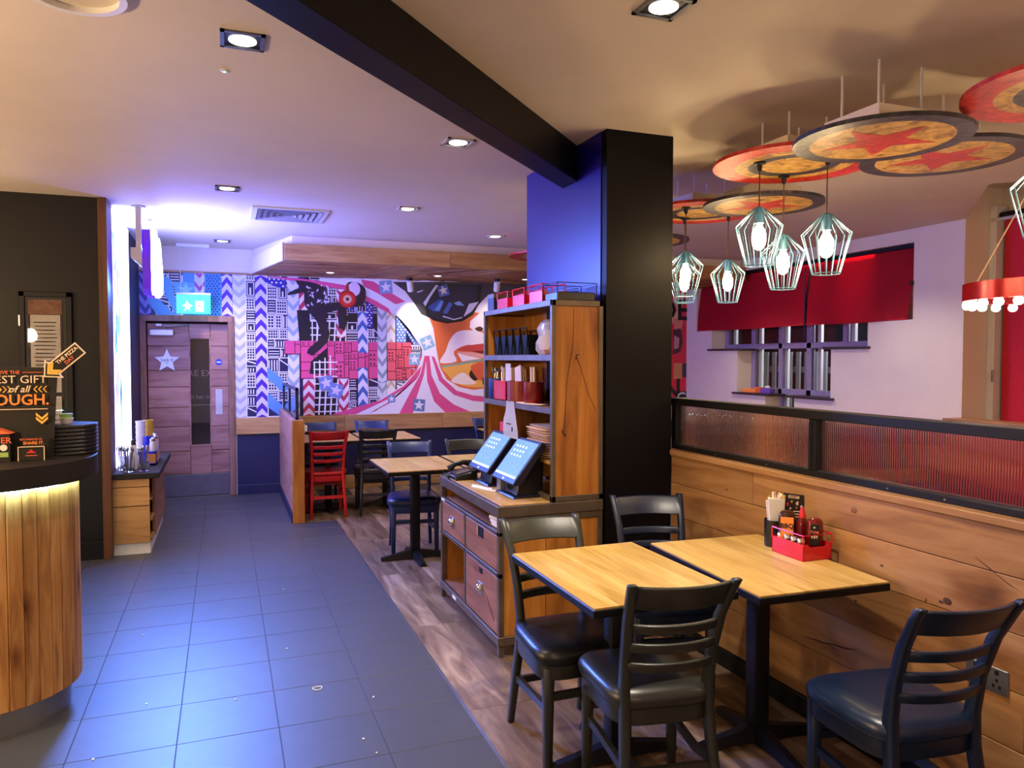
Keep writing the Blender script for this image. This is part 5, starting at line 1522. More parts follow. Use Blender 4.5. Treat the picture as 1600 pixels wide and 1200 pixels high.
part('plate', MB().box((XW - .008, 1.672, 0.472), (XW, 1.822, 0.558), 0.003), M['brushed'], sk_)
for y in (1.71, 1.785):
    part('switch', MB().box((XW - .011, y - .006, 0.535), (XW - .008, y + .006, 0.55)), M['black'], sk_)
    for dy, dz in ((0, .02), (-.011, .0), (.011, .0)):
        part('pin_hole', MB().box((XW - .0095, y + dy - .004, 0.492 + dz), (XW - .008, y + dy + .004, 0.502 + dz)), M['black'], sk_)

# ---- the booth on the other side, seen through the ribs and over the rail
bq = thing('window_bench', 'red upholstered bench with timber top rail along the bay window', 'bench', (6.1, 3.4, 0))
part('seat', MB().box((5.5, 1.6, 0.25), (5.98, 6.3, 0.48), 0.04, seg=3), M['red_leather'], bq)
part('base', MB().box((5.55, 1.6, 0.0), (5.98, 6.3, 0.25)), M['black_wall'], bq)
part('backrest', MB().box((5.93, 1.6, 0.48), (6.03, 6.3, 1.0), 0.03, seg=3), M['red_leather'], bq)
part('top_rail', MB().box((5.95, 1.55, 1.0), (6.18, 4.86, 1.045), 0.004), M['oak_y'], bq, label='timber top rail')
part('back_panel', MB().box((6.03, 1.6, 0.0), (6.17, 6.3, 1.0)), M['oak_y'], bq)
b3 = thing('window_bench', 'brown upholstered bench under the stepped window beyond the glazed screen', 'bench', (5.9, 7.7, 0))
part('seat', MB().box((5.55, 6.4, 0.25), (6.05, 9.1, 0.47), 0.04, seg=3), M['brown_leather'], b3)
part('base', MB().box((5.6, 6.4, 0.0), (6.05, 9.1, 0.25)), M['black_wall'], b3)
part('backrest', MB().box((6.02, 6.4, 0.47), (6.14, 9.1, 0.74), 0.03, seg=3), M['brown_leather'], b3)
b2 = thing('booth_bench', 'dark red bench against the far side of the timber divider', 'bench', (2.75, 2.0, 0))
part('base', MB().box((2.54, 0.5, 0.0), (2.98, 3.55, 0.27)), M['black_wall'], b2)
part('seat', MB().box((2.54, 0.5, 0.27), (3.02, 3.55, 0.47), 0.04, seg=3), M['red_leather'], b2)
part('backrest', MB().box((2.536, 0.5, 0.47), (2.62, 3.55, 1.02), 0.03, seg=3), M['red_leather'], b2)

# ================================================================ tables
def table(loc, rz, lab, w, l, base='cross', group=None, h=0.75):
    t = thing('dining_table', lab, 'table', loc, rz, group)
    ns = 6
    for k in range(ns):
        x0, x1 = -w / 2 + .004 + (w - .008) * k / ns, -w / 2 + .004 + (w - .008) * (k + 1) / ns
        part('stave', MB().box((x0 + .0002, -l / 2 + .004, h - .012), (x1 - .0002, l / 2 - .004, h), 0.0002), M['oak'], t, world=False)
    part('edge_band', MB().box((-w / 2, -l / 2, h - .034), (w / 2, l / 2, h - .006), 0.003), M['black_edge'], t, world=False)
    part('column', MB().cbox((0, 0, (h - .034 + .02) / 2), (0.07, 0.07, h - .054), 0.008, seg=2), M['black_metal'], t, world=False)
    part('top_plate', MB().box((-.2, -.2, h - .046), (.2, .2, h - .034)), M['black_metal'], t, world=False)
    for k in range(4):
        a = PI / 4 * 0 + PI / 2 * k
        d = Vector((math.cos(a), math.sin(a), 0)); n = Vector((-d.y, d.x, 0))
        L = 0.27
        p = []
        for r, w2, z0, z1 in ((0.02, 0.036, 0.012, 0.075), (0.14, 0.030, 0.012, 0.052), (L - .03, 0.027, 0.0, 0.034), (L, 0.026, 0.0, 0.026)):
            c = d * r
            p.append([(c + n * -w2)[:2] + (z0,), (c + n * w2)[:2] + (z0,), (c + n * w2 * .6)[:2] + (z1,), (c - n * w2 * .6)[:2] + (z1,)])
        part('foot', MB().loft(p), M['black_metal'], t, world=False)
    return t
table((1.42, 2.575, 0), 0.0, 'left oak-topped table of the front pair, nearest the aisle', 0.58, 0.76)
table((2.035, 2.49, 0), -0.055, 'right oak-topped table of the front pair, against the timber divider', 0.57, 0.80)
table((1.39, 5.77, 0), 0.0, 'pale oak-topped table beyond the server station, nearest the aisle', 0.58, 0.76)
table((1.995, 5.77, 0), 0.0, 'second oak-topped table beyond the server station, half hidden by its desk', 0.58, 0.78)
table((1.0, 7.985, 0), 0.0, 'oak-topped table behind the red chair by the low end wall', 0.58, 0.78)
table((1.605, 7.985, 0), 0.0, 'oak-topped table behind the black chair under the mural', 0.58, 0.80)
table((3.05, 7.98, 0), 0.0, 'oak-topped table far right under the mural, nearly hidden by the station', 0.58, 0.78)

# ================================================================ ladder-back chairs
def chair(loc, rz, lab, paint, seat, pad=True, group=None):
    t = thing('dining_chair', lab, 'chair', loc, rz, group)
    P_, S_ = M[paint], M[seat]
    n = 36
    def outline(k, dz):
        out = []
        for i in range(n):
            a = 2 * PI * i / n
            c, s = math.cos(a), math.sin(a)
            y = 0.205 * (abs(s) ** 0.42) * (1 if s > 0 else -1) + 0.008
            w = 0.205 if y > 0 else 0.205 - 0.035 * min(1, -y / 0.2)
            w = 0.190 + (y + 0.2) / 0.41 * 0.032
            x = w * (abs(c) ** 0.42) * (1 if c > 0 else -1)
            out.append((x * k, 0.008 + (y - 0.008) * k, dz))
        return out
    if pad:
        part('seat', MB().loft([outline(.955, .408), outline(1.0, .418), outline(1.015, .435), outline(1.0, .452), outline(.94, .466), outline(.8, .475), outline(.5, .479)]), S_, t, world=False, angle=60, label='padded vinyl seat')
    else:
        part('seat', MB().loft([outline(.98, .42), outline(1.0, .428), outline(1.0, .443), outline(.97, .450), outline(.8, .447), outline(.5, .444)]), S_, t, world=False, angle=60)
    part('seat_frame', MB().loft([outline(.93, .352), outline(.95, .36), outline(.95, .41)]), P_, t, world=False, angle=60)
    def stile(s):
        return [(s * .168, -.240, 0.0), (s * .160, -.203, .2), (s * .150, -.174, .38), (s * .150, -.170, .48), (s * .154, -.190, .60), (s * .162, -.232, .73), (s * .173, -.288, .83), (s * .178, -.316, .872)]
    for s in (-1, 1):
        secs = []
        for i, p in enumerate(stile(s)):
            w, d_ = (.030, .036) if i else (.026, .028)
            if i == 3 or i == 2: d_ = .044
            if i > 5: d_ = .028
            secs.append([(p[0] - w / 2, p[1] - d_ / 2, p[2]), (p[0] + w / 2, p[1] - d_ / 2, p[2]), (p[0] + w / 2, p[1] + d_ / 2, p[2]), (p[0] - w / 2, p[1] + d_ / 2, p[2])])
        b = MB().loft(secs)
        bmesh.ops.bevel(b.bm, geom=[e for e in b.bm.edges], offset=0.0035, segments=1, affect='EDGES')
        part('back_leg', b, P_, t, world=False, angle=50)
        fl = MB().loft([[(s * .172 - .015, .172 - .015, 0), (s * .172 + .015, .172 - .015, 0), (s * .172 + .015, .172 + .015, 0), (s * .172 - .015, .172 + .015, 0)],
                        [(s * .168 - .021, .165 - .021, .40), (s * .168 + .021, .165 - .021, .40), (s * .168 + .021, .165 + .021, .40), (s * .168 - .021, .165 + .021, .40)]])
        bmesh.ops.bevel(fl.bm, geom=[e for e in fl.bm.edges], offset=0.004, segments=1, affect='EDGES')
        part('front_leg', fl, P_, t, world=False, angle=50)
        part('side_stretcher', MB().tube([(s * .158, -.19, .215), (s * .150, -.08, .205), (s * .154, .05, .212), (s * .169, .165, .228)], 0.01, 4, sec=(.018, .030)), P_, t, world=False, angle=50)
    def slat(z0, z1, xo, y0, y1, bow, th):
        """bent rail between the stiles, bowed backwards"""
        secs = []
        for i in range(11):
            u = -1 + 2 * i / 10
            yb = -bow * (1 - u * u)
            secs.append([(u * xo[0], y0 + yb - th / 2, z0), (u * xo[0], y0 + yb + th / 2, z0), (u * xo[1], y1 + yb + th / 2, z1), (u * xo[1], y1 + yb - th / 2, z1)])
        b = MB().loft(secs)
        bmesh.ops.bevel(b.bm, geom=[e for e in b.bm.edges if abs((e.verts[0].co - e.verts[1].co).normalized().z) < .9], offset=th * .22, segments=1, affect='EDGES')
        return b
    part('top_rail', slat(.775, .862, (.163, .172), -.250, -.298, .044, .022), P_, t, world=False, angle=50)
    for zc in (.70, .632, .562):
        yy = -.172 - max(0, zc - .5) * .24
        part('slat', slat(zc - .017, zc + .017, (.156, .158), yy, yy - .006, .040, .019), P_, t, world=False, angle=50)
    part('rear_stretcher', slat(.185, .215, (.155, .155), -.198, -.194, -.0, .018), P_, t, world=False, angle=50)
    part('front_stretcher', slat(.262, .292, (.16, .16), .160, .160, 0.0, .018), P_, t, world=False, angle=50)
    return t
R = math.radians
chair((1.311, 2.765, 0), R(180), 'dark olive chair between the front table and the server station, back to the station', 'olive', 'black_seat')
chair((1.405, 2.315, 0), R(-9), 'dark olive chair nearest the camera at the left front table, turned away', 'olive', 'olive_seat')
chair((1.957, 3.075, 0), R(165), 'dark navy chair at the far side of the right front table beside the pillar', 'navy', 'navy_seat')
chair((2.045, 1.835, 0), R(-7.5), 'navy chair with shiny padded seat at the right edge before the wall socket', 'navy', 'navy_seat')
chair((0.945, 7.755, 0), R(0), 'all-red ladder-back chair next to the low end wall', 'red_paint', 'red_paint', False)
chair((1.44, 7.72, 0), R(-4), 'black chair right of the red chair with its back to the aisle', 'black_paint', 'black_seat')
chair((0.975, 8.235, 0), R(180), 'blue chair behind the red chair, facing it across the table', 'blue_paint', 'blue_seat')
chair((1.53, 8.235, 0), R(175), 'blue chair behind the black chair with its back to the mural', 'blue_paint', 'blue_seat')
chair((1.425, 5.985, 0), R(172), 'blue chair with navy pad behind the pale table beyond the station', 'blue_paint', 'blue_seat')
chair((1.955, 5.985, 0), R(176), 'black chair behind the till screens at the half hidden table', 'olive', 'black_seat')
chair((2.93, 8.18, 0), R(180), 'blue chair far right under the mural, only its corner visible beside the shelves', 'blue_paint', 'blue_seat')

# ================================================================ low end wall by the far tables
ew = thing('end_partition', 'low timber-faced partition with a corner post beside the red chair', 'partition', (0.645, 8.3, 0))
part('core', MB().box((0.61, 7.45, 0.0), (0.69, 9.168, 0.95)), M['oak_y'], ew)
for z0, z1 in ((0.10, 0.32), (0.323, 0.54), (0.543, 0.76), (0.763, 0.955)):
    part('board', MB().box((0.597, 7.45, z0), (0.612, 9.168, z1), 0.002), M['door_wood'], ew)
part('post', MB().box((0.595, 7.37, 0.0), (0.705, 7.455, 0.985), 0.004), M['oak_z'], ew)
part('cap', MB().box((0.592, 7.45, 0.955), (0.708, 9.168, 0.985), 0.003), M['door_wood'], ew)
part('skirting', MB().box((0.585, 7.40, 0.0), (0.597, 9.168, 0.10), 0.002), M['navy_wall'], ew)
es = thing('small_glass_screen', 'small blue-grey framed glass panel standing on the low end partition', 'screen', (0.65, 8.3, 0.985))
part('glass', MB().box((0.647, 7.50, 0.99), (0.653, 9.1, 1.26)), M['glass'], es)
for a, b in [((0.635, 7.47, 0.985), (0.665, 7.505, 1.29)), ((0.635, 7.47, 1.262), (0.665, 9.15, 1.29)), ((0.635, 7.47, 0.985), (0.665, 9.15, 1.005)), ((0.635, 8.3, 1.0), (0.665, 8.33, 1.27)), ((0.635, 9.12, 0.985), (0.665, 9.15, 1.29))]:
    part('frame_bar', MB().box(a, b, 0.002), M['navy'], es)
wk = thing('white_wall_plug', 'small white plug on the timber post behind the red chair', 'socket', (0.72, 7.41, 0.9))
part('plate', MB().box((0.705, 7.385, 0.86), (0.712, 7.44, 0.95), 0.002), M['white'], wk)
part('plug', MB().box((0.712, 7.395, 0.875), (0.735, 7.43, 0.935), 0.006), M['white'], wk)

# ================================================================ on the front table
H = 0.75
k1 = caddy((2.262, 2.50, H), 'red caddy of sauces and shakers on the front table', -0.02)
def bottle(name, x, y, lab, prof, m, cap=None, cap_m='red_print', squash=0.7):
    t = thing(name, lab, 'bottle', (x, y, H + .005))
    n = 18
    b = MB()
    b.skin([b.ring([(x + r * math.cos(2 * PI * i / n), y + r * squash * math.sin(2 * PI * i / n), H + .005 + z) for i in range(n)]) for r, z in prof])
    part('body', b, M[m], t)
    if cap:
        part('cap', MB().lathe(cap[1], (x, y, H + .005 + cap[0]), 16), M[cap_m], t)
    return t
M['bbq'] = mat('brown_sauce', '#3a1a0c', 0.15, coat=0.5)
M['ketchup'] = mat('dark_red_sauce', '#6d0f0e', 0.15, coat=0.5)
body = [(.036, 0), (.040, .006), (.040, .135), (.038, .157), (.028, .171), (.012, .175)]
t = bottle('sauce_bottle', 2.240, 2.562, 'brown sauce bottle with an orange label in the red caddy', body, 'bbq', None)
LR, LN = Vector((0.75, -0.66, 0)), Vector((-0.66, -0.75, 0))
def LQ(c, k, q, z): return tuple(Vector((c[0], c[1], H + z)) + LN * k + LR * q)
c1 = (2.240, 2.562)
part('label', MB().prism([LQ(c1, .034, -.026, .065), LQ(c1, .034, .026, .065), LQ(c1, .034, .026, .155), LQ(c1, .034, -.026, .155)], tuple(LN * .0015)), M['orange'], t, label='orange label')
text('lettering', 'BBQ', LQ(c1, .0362, 0, .118), 0.028, M['ink'], t, right=LR, up=(0, 0, 1), bold=0.03)
t = bottle('sauce_bottle', 2.297, 2.535, 'dark red sauce bottle with a tall pointed cap in the red caddy', [(.028, 0), (.03, .005), (.03, .105), (.024, .13), (.014, .145)], 'ketchup', (.143, [(.016, 0), (.015, .012), (.009, .03), (.007, .045)]), 'red_print')
t = bottle('sauce_bottle', 2.296, 2.458, 'wide dark red sauce bottle with a black label nearest in the red caddy', [(.034, 0), (.037, .006), (.037, .118), (.034, .143), (.022, .156), (.008, .159)], 'ketchup', None)
c2 = (2.296, 2.458)
part('label', MB().prism([LQ(c2, .033, -.020, .055), LQ(c2, .033, .014, .055), LQ(c2, .033, .014, .142), LQ(c2, .033, -.020, .142)], tuple(LN * .0015)), M['black_card'], t, label='black label')
part('emblem', MB().ball(LQ(c2, .0345, -.003, .128), (0.007, 0.002, 0.004), 10, 6), M['paper'], t)
text('lettering', 'TOM', LQ(c2, .0352, -.003, .108), 0.015, M['salmon'], t, right=LR, up=(0, 0, 1), bold=0.02)
text('lettering', 'KET', LQ(c2, .0352, -.003, .088), 0.015, M['cream'], t, right=LR, up=(0, 0, 1), bold=0.02)
M['spice'] = mat('dark_spice', '#4a2a1a', 0.6)
for k in range(4):
    x, y = 2.211, 2.565 - 0.04 * k
    t = thing('spice_shaker', ['glass shaker farthest along the row in the red caddy', 'second glass shaker from the back in the red caddy', 'third glass shaker from the back in the red caddy', 'glass shaker nearest the front of the red caddy'][k], 'shaker', (x, y, H + .005), 0, 'glass shakers in the red caddy')
    part('glass', MB().lathe([(.014, 0), (.016, .004), (.016, .055), (.013, .06)], (x, y, H + .005), 14), M['glass'], t)
    part('filling', MB().lathe([(.0125, .004), (.0135, .008), (.0135, .040)], (x, y, H + .005), 12), M['spice'], t)
    part('lid', MB().lathe([(.0155, .058), (.0165, .062), (.0165, .074), (.012, .082), (.004, .084)], (x, y, H + .005), 14), M['chrome'], t)
tb = thing('napkin_tub', 'black round tub of napkins and wrapped cutlery beside the red caddy', 'tub', (2.262, 2.665, H))
part('cup', MB().lathe([(.040, 0), (.043, .004), (.045, .118), (.041, .118), (.040, .01), (.005, .008)], (2.262, 2.665, H), 24), M['black'], tb)
part('napkin', MB().loft([[(2.232, 2.650, H + .03), (2.285, 2.640, H + .03), (2.29, 2.655, H + .03), (2.235, 2.665, H + .03)], [(2.215, 2.650, H + 0.215), (2.288, 2.630, H + 0.210), (2.296, 2.652, H + 0.206), (2.225, 2.668, H + 0.218)]]), M['paper'], tb, smooth=False)
part('napkin', MB().loft([[(2.24, 2.67, H + .03), (2.28, 2.66, H + .03), (2.28, 2.672, H + .03), (2.245, 2.68, H + .03)], [(2.222, 2.672, H + 0.206), (2.285, 2.66, H + 0.212), (2.288, 2.676, H + 0.208), (2.23, 2.688, H + 0.200)]]), M['paper'], tb, smooth=False)
for k, (dx, dy, tx, ty, h) in enumerate(((.012, .012, .010, .02, .205), (.02, -.005, .040, -.012, .195), (.022, .01, .034, .012, .19), (.0, .02, -.004, .03, .185))):
    part('wrapped_cutlery', MB().tube([(2.262 + dx, 2.665 + dy, H + .02), (2.262 + tx, 2.665 + ty, H + h + .03)], 0.008, 8, sec=(.017, .008)), M['cream'] if k % 2 == 0 else M['oak'], tb)
for k in range(3):
    part('fork', MB().cyl((2.275, 2.66 + .008 * k, H + .02), (2.297 + .006 * k, 2.665 + .014 * k, H + 0.208), 0.003, n=5).ball((2.298 + .006 * k, 2.666 + .014 * k, H + .214), (.005, .007, .016), 6, 5), M['chrome'], tb)
mn = thing('dessert_menu', 'black dessert menu card standing behind the sauces', 'menu', (2.352, 2.62, H))
mr = Vector((0.80, -0.60, 0)); 
def MQ(s, z): return (2.300 + mr.x * s, 2.655 + mr.y * s, H + z + (.035 if z > 0 else 0))
part('card', MB().prism([MQ(0, 0.0), MQ(0.085, 0.0), MQ(0.085, 0.192), MQ(0, 0.200)], (0.0012, 0.0016, 0)), M['black_card'], mn)
nrm = Vector((-0.60, -0.80, 0))
def MN(s, z, k=0.0008): return tuple(Vector(MQ(s, z)) + nrm * k)
part('title_band', MB().prism([MN(.02, .178), MN(.065, .176), MN(.065, .188), MN(.02, .190)], tuple(nrm * .0004)), M['cream'], mn)
text('lettering', 'DESSERTS', MN(.0425, .1835, .0016), 0.0115, M['ink'], mn, right=mr, up=(0, 0, 1), bold=0.02, width=0.04)
for s, z, r, c in ((.02, .150, .012, 'red_print'), (.036, .162, .008, 'orange'), (.06, .155, .012, 'cream'), (.076, .142, .008, 'white'), (.03, .132, .006, 'white'), (.055, .135, .006, 'salmon')):
    part('picture', MB().ball(MN(s, z, .0008), (r, .001, r * .8), 10, 6), M[c], mn)
for z in (.118, .106, .094):
    part('text_line', MB().prism([MN(.03, z), MN(.072, z), MN(.072, z + .003), MN(.03, z + .003)], tuple(nrm * .0004)), M['cream'], mn)

# window sill things, floor bits
tl = thing('chocolate_box', 'small orange and brown packet on the low window sill', 'packet', (6.25, 7.78, 1.14))
part('packet', MB().cbox((6.24, 7.82, 1.165), (0.10, 0.20, 0.05), 0.006, rz=0.3), M['orange'], tl)
part('lid', MB().cbox((6.30, 7.72, 1.175), (0.10, 0.16, 0.07), 0.006, rz=-0.2), M['salmon'], tl)
pr = thing('purple_packet', 'small purple packet beside the orange one on the window sill', 'packet', (6.28, 7.55, 1.14))
purp = mat('purple_packet', '#6d4ab0', 0.4)
part('packet', MB().cbox((6.29, 7.57, 1.17), (0.1, 0.14, 0.06), 0.006, rz=0.2), purp, pr)
part('bow', MB().ball((6.29, 7.57, 1.215), (.03, .045, .02), 8, 6), M['white'], pr)
single('rubber_band', MB().tube([(0.397 + .022 * math.cos(a), 3.639 + .018 * math.sin(a * 1.0) + .004 * math.cos(2 * a), 0.003) for a in [2 * PI * i / 20 for i in range(20)]], 0.0022, 5, closed=True), M['white'], 'white rubber band lying on the grey tiles in the aisle', 'rubber band')
rg = random.Random(9)
for k, (x, y) in enumerate([(-.35, 3.75), (-.12, 3.0), (.03, 3.65), (.30, 4.2), (.52, 3.08), (.55, 2.95), (-.45, 4.7), (.36, 5.3), (-.02, 5.0), (-.5, 3.3), (.72, 2.72), (.63, 3.45)]):
    single('paper_scrap', MB().ball((x, y, 0.003), (rg.uniform(.004, .008), rg.uniform(.004, .007), .003), 6, 4), M['white'], ['tiny white scrap on the tiles nearest the counter end', 'tiny white scrap near the bottom edge, middle of the aisle', 'tiny white scrap left of the rubber band', 'tiny white scrap beyond the rubber band', 'tiny scrap low by the timber edge of the aisle, farther of two', 'tiny scrap low by the timber edge of the aisle, nearer of two', 'tiny white scrap on the left tiles beyond the counter', 'tiny white scrap farthest up the aisle tiles', 'tiny white scrap in the middle of the aisle, level with the station', 'tiny white scrap lowest at the left of the aisle', 'tiny scrap at the very bottom beside the timber edge', 'tiny scrap right of the rubber band'][k], 'scrap', 'scraps on the floor tiles')

# ================================================================ discs of strand board hung from the ceiling
def disc(cx, cy, z, R_, kind, lab, rot=0.0, group='painted strand board discs under the ceiling'):
    t = thing('ceiling_disc', lab, 'hanging disc', (cx, cy, z), rot, group)
    th = 0.018
    def annulus(r0, r1, z0, z1, n=56):
        b = MB()
        prof = [(r0, z0), (r1, z0), (r1, z1), (r0, z1)]
        Rg = [b.ring([(r * math.cos(2 * PI * i / n), r * math.sin(2 * PI * i / n), zz) for i in range(n)]) for r, zz in prof]
        return b.skin(Rg, closed=True)
    if kind == 'star':
        part('board', MB().lathe([(R_ * .80, 0), (R_ * .80, th)], n=56), M['osb'], t, world=False, smooth=False)
        part('rim', annulus(R_ * .80, R_, 0, th), M['osb_black'], t, world=False, smooth=False, label='black stained rim')
        part('star', MB().prism([(x, y, 0.0) for x, y in star_pts((0, 0), R_ * .66, .40, 0.9)], (0, 0, -.0012)), M['osb_red'], t, world=False, smooth=False, label='red painted star')
    else:
        part('rim', annulus(R_ * .72, R_, 0, th), M['osb_red'], t, world=False, smooth=False, label='red stained rim')
        part('board', annulus(R_ * .56, R_ * .72, 0, th), M['osb'], t, world=False, smooth=False)
        part('dark_ring', annulus(R_ * .40, R_ * .56, 0, th), M['osb_black'], t, world=False, smooth=False, label='black stained ring')
        part('centre_board', MB().lathe([(R_ * .40, 0), (R_ * .40, th)], n=48), M['osb'], t, world=False, smooth=False)
    mbx = part('mount_box', MB().box((-.17, -.15, th), (.17, .15, th + .085)), M['ceiling'], t, world=False)
    for x in (-.12, .12):
        for y in (-.10, .10):
            part('rod', MB().cyl((x, y, th + .085), (x, y, 2.82 - z), 0.006, n=6), M['white_metal'], mbx, world=False)
    return t
disc(2.68, 2.516, 2.52, .36, 'star', 'black-rimmed disc with a red star, nearest, overlapping the red-rimmed disc')
disc(2.795, 3.181, 2.585, .41, 'ring', 'red-rimmed disc with a black ring from which the middle three pendants hang')
disc(3.316, 2.736, 2.56, .375, 'star', 'black-rimmed star disc at the right, tucked behind the nearest one')
disc(3.02, 1.89, 2.585, .41, 'ring', 'red-rimmed disc cut off by the right edge of the photo')
disc(3.13, 3.83, 2.52, .36, 'star', 'black-rimmed star disc farther back, above the rear pendants')
disc(3.115, 4.46, 2.585, .41, 'ring', 'red-rimmed disc half hidden by the pillar, over the rear pendants')
disc(3.20, 5.36, 2.52, .36, 'star', 'black-rimmed disc farthest back, peeping out beside the pillar')
disc(3.05, 6.9, 2.585, .41, 'ring', 'red-rimmed disc glimpsed at the left edge of the blue-lit pillar side')

# ================================================================ wire cage pendants
def pendant(x, y, zt, zd, lab):
    t = thing('pendant_lamp', lab, 'pendant lamp', (x, y, zt), 0, 'wire cage pendants')
    n = 16
    for k in range(n):
        a = 2 * PI * k / n
        c, s = math.cos(a), math.sin(a)
        part('cage_wire', MB().tube([(.026 * c, .026 * s, 0), (.118 * c, .118 * s, -.092), (.066 * c, .066 * s, -.292)], 0.0026, 4), M['teal'], t, world=False)
    for r, z in ((.026, 0), (.066, -.292)):
        part('hoop', MB().tube([(r * math.cos(2 * PI * i / 24), r * math.sin(2 * PI * i / 24), z) for i in range(24)], 0.003, 5, closed=True), M['teal'], t, world=False)
    lh = part('lamp_holder', MB().lathe([(.010, .012), (.024, 0), (.026, -.02), (.024, -.075), (.016, -.08)], n=16), M['teal'], t, world=False)
    part('bulb', MB().lathe([(.012, -.078), (.018, -.092), (.034, -.125), (.036, -.16), (.030, -.19), (.016, -.208), (.004, -.213)], n=16), M['bulb'], lh, world=False, label='glowing filament bulb')
    cd_ = part('cord', MB().cyl((0, 0, .012), (0, 0, zd - zt - .03), 0.0035, n=6), M['brown_cord'], t, world=False)
    part('cord_grip', MB().lathe([(.008, zd - zt - .045), (.012, zd - zt - .03), (.014, zd - zt - .012), (.03, zd - zt - .008), (.03, zd - zt)], n=12), M['black_metal'], t, world=False)
    return t
pendant(2.592, 3.199, 2.349, 2.585, 'wire cage pendant on the left of the middle three, hanging highest')
pendant(2.904, 3.380, 2.254, 2.585, 'wire cage pendant in the middle of the three, hanging lowest')
pendant(2.824, 2.975, 2.292, 2.585, 'wire cage pendant on the right of the middle three, over the red blind')
pendant(2.898, 4.316, 2.286, 2.585, 'wire cage pendant touching the pillar edge, front one of the rear group')
pendant(3.322, 4.426, 2.263, 2.585, 'wire cage pendant second from the pillar in the rear group')
pendant(3.107, 4.641, 2.27, 2.585, 'wire cage pendant seen through the cage beside the pillar')
pendant(3.085, 2.08, 2.36, 2.585, 'wire cage pendant cut off at the right edge of the photo')

# ================================================================ ring chandelier
RX, RY, RZ, RR = 4.575, 3.05, 1.925, 0.437
rc = thing('ring_chandelier', 'red metal ring chandelier with white bulbs under its rim', 'chandelier', (RX, RY, RZ))
n = 64
b = MB()
b.skin([b.ring([(RX + r * math.cos(2 * PI * i / n), RY + r * math.sin(2 * PI * i / n), z) for i in range(n)]) for r, z in ((RR, RZ), (RR, RZ + .105), (RR - .05, RZ + .105), (RR - .05, RZ))], closed=True)
redm = mat('red_lacquered_metal', '#b0141c', 0.25, 0.35)
part('ring', b, redm, rc, angle=40)
for k in range(24):
    a = 2 * PI * k / 24
    x, y = RX + (RR - .025) * math.cos(a), RY + (RR - .025) * math.sin(a)
    part('bulb', MB().ball((x, y, RZ - .022), (.028, .028, .026), 10, 7), M['led_bulb'], rc)
for k in range(3):
    a = 2 * PI * k / 3 + 2.75
    part('cable', MB().cyl((RX + (RR - .02) * math.cos(a), RY + (RR - .02) * math.sin(a), RZ + .1), (RX, RY, 2.80), 0.004, n=5), M['cream'], rc)
part('ceiling_rose', MB().cyl((RX, RY, 2.79), (RX, RY, 2.82), 0.05, n=16), M['white_metal'], rc)

# ================================================================ red blinds
def blind(name, y0, y1, lab, dip):
    t = thing(name, lab, 'blind', (6.30, (y0 + y1) / 2, 1.96))
    b = MB()
    n, m = 14, 10
    rows = []
    for j in range(m + 1):
        v = j / m
        row = []
        for i in range(n + 1):
            u = i / n
            y = y0 + (y1 - y0) * u + (0.05 * v * v * (1 - u) if dip > 0 else 0)
            z = 2.655 - (0.695 + 0.02 * math.sin(PI * u)) * v
            x = 6.285 - 0.085 * math.sin(PI * v * .5) - 0.02 * math.sin(PI * u) * v
            row.append(b.bm.verts.new((x, y, z)))
        rows.append(row)
    for j in range(m):
        for i in range(n):
            b.bm.faces.new((rows[j][i], rows[j][i + 1], rows[j + 1][i + 1], rows[j + 1][i]))
    bmesh.ops.solidify(b.bm, geom=list(b.bm.faces), thickness=0.006)
    part('cloth', b, M['red_cloth'], t, angle=60)
    part('head_rail', MB().box((6.25, y0, 2.65), (6.31, y1, 2.688), 0.003), M['black_metal'], t)
    part('bottom_bar', MB().cyl((6.198, y0 + (.05 if dip > 0 else 0), 1.957), (6.198, y1, 1.957), 0.009, n=8), M['red_cloth'], t)
    return t
bl = blind('window_blind', 6.86, 8.93, 'left red fabric blind over the stepped window', 0)
bl = blind('window_blind', 5.42, 6.82, 'right red fabric blind over the stepped window', 1)
part('control_knob', MB().ball((6.19, 5.41, 2.30), (.02, .02, .025), 8, 6), M['black'], bl)
part('pull_cord', MB().cyl((6.19, 6.84, 2.6), (6.19, 6.84, 1.80), 0.006, n=6), M['black'], bl)
br = thing('bay_blind', 'tall red roller blind in the bay at the right edge', 'blind', (6.55, 3.9, 0.9))
part('cloth', MB().box((6.585, 2.9, 0.9), (6.590, 4.78, 2.83)), M['red_cloth'], br)
part('roller', MB().cyl((6.56, 2.9, 2.86), (6.56, 4.86, 2.86), 0.03, n=14), M['black_metal'], br)
part('front_bar', MB().cyl((6.50, 2.9, 2.82), (6.50, 4.84, 2.82), 0.016, n=10), M['silver_paint'], br)

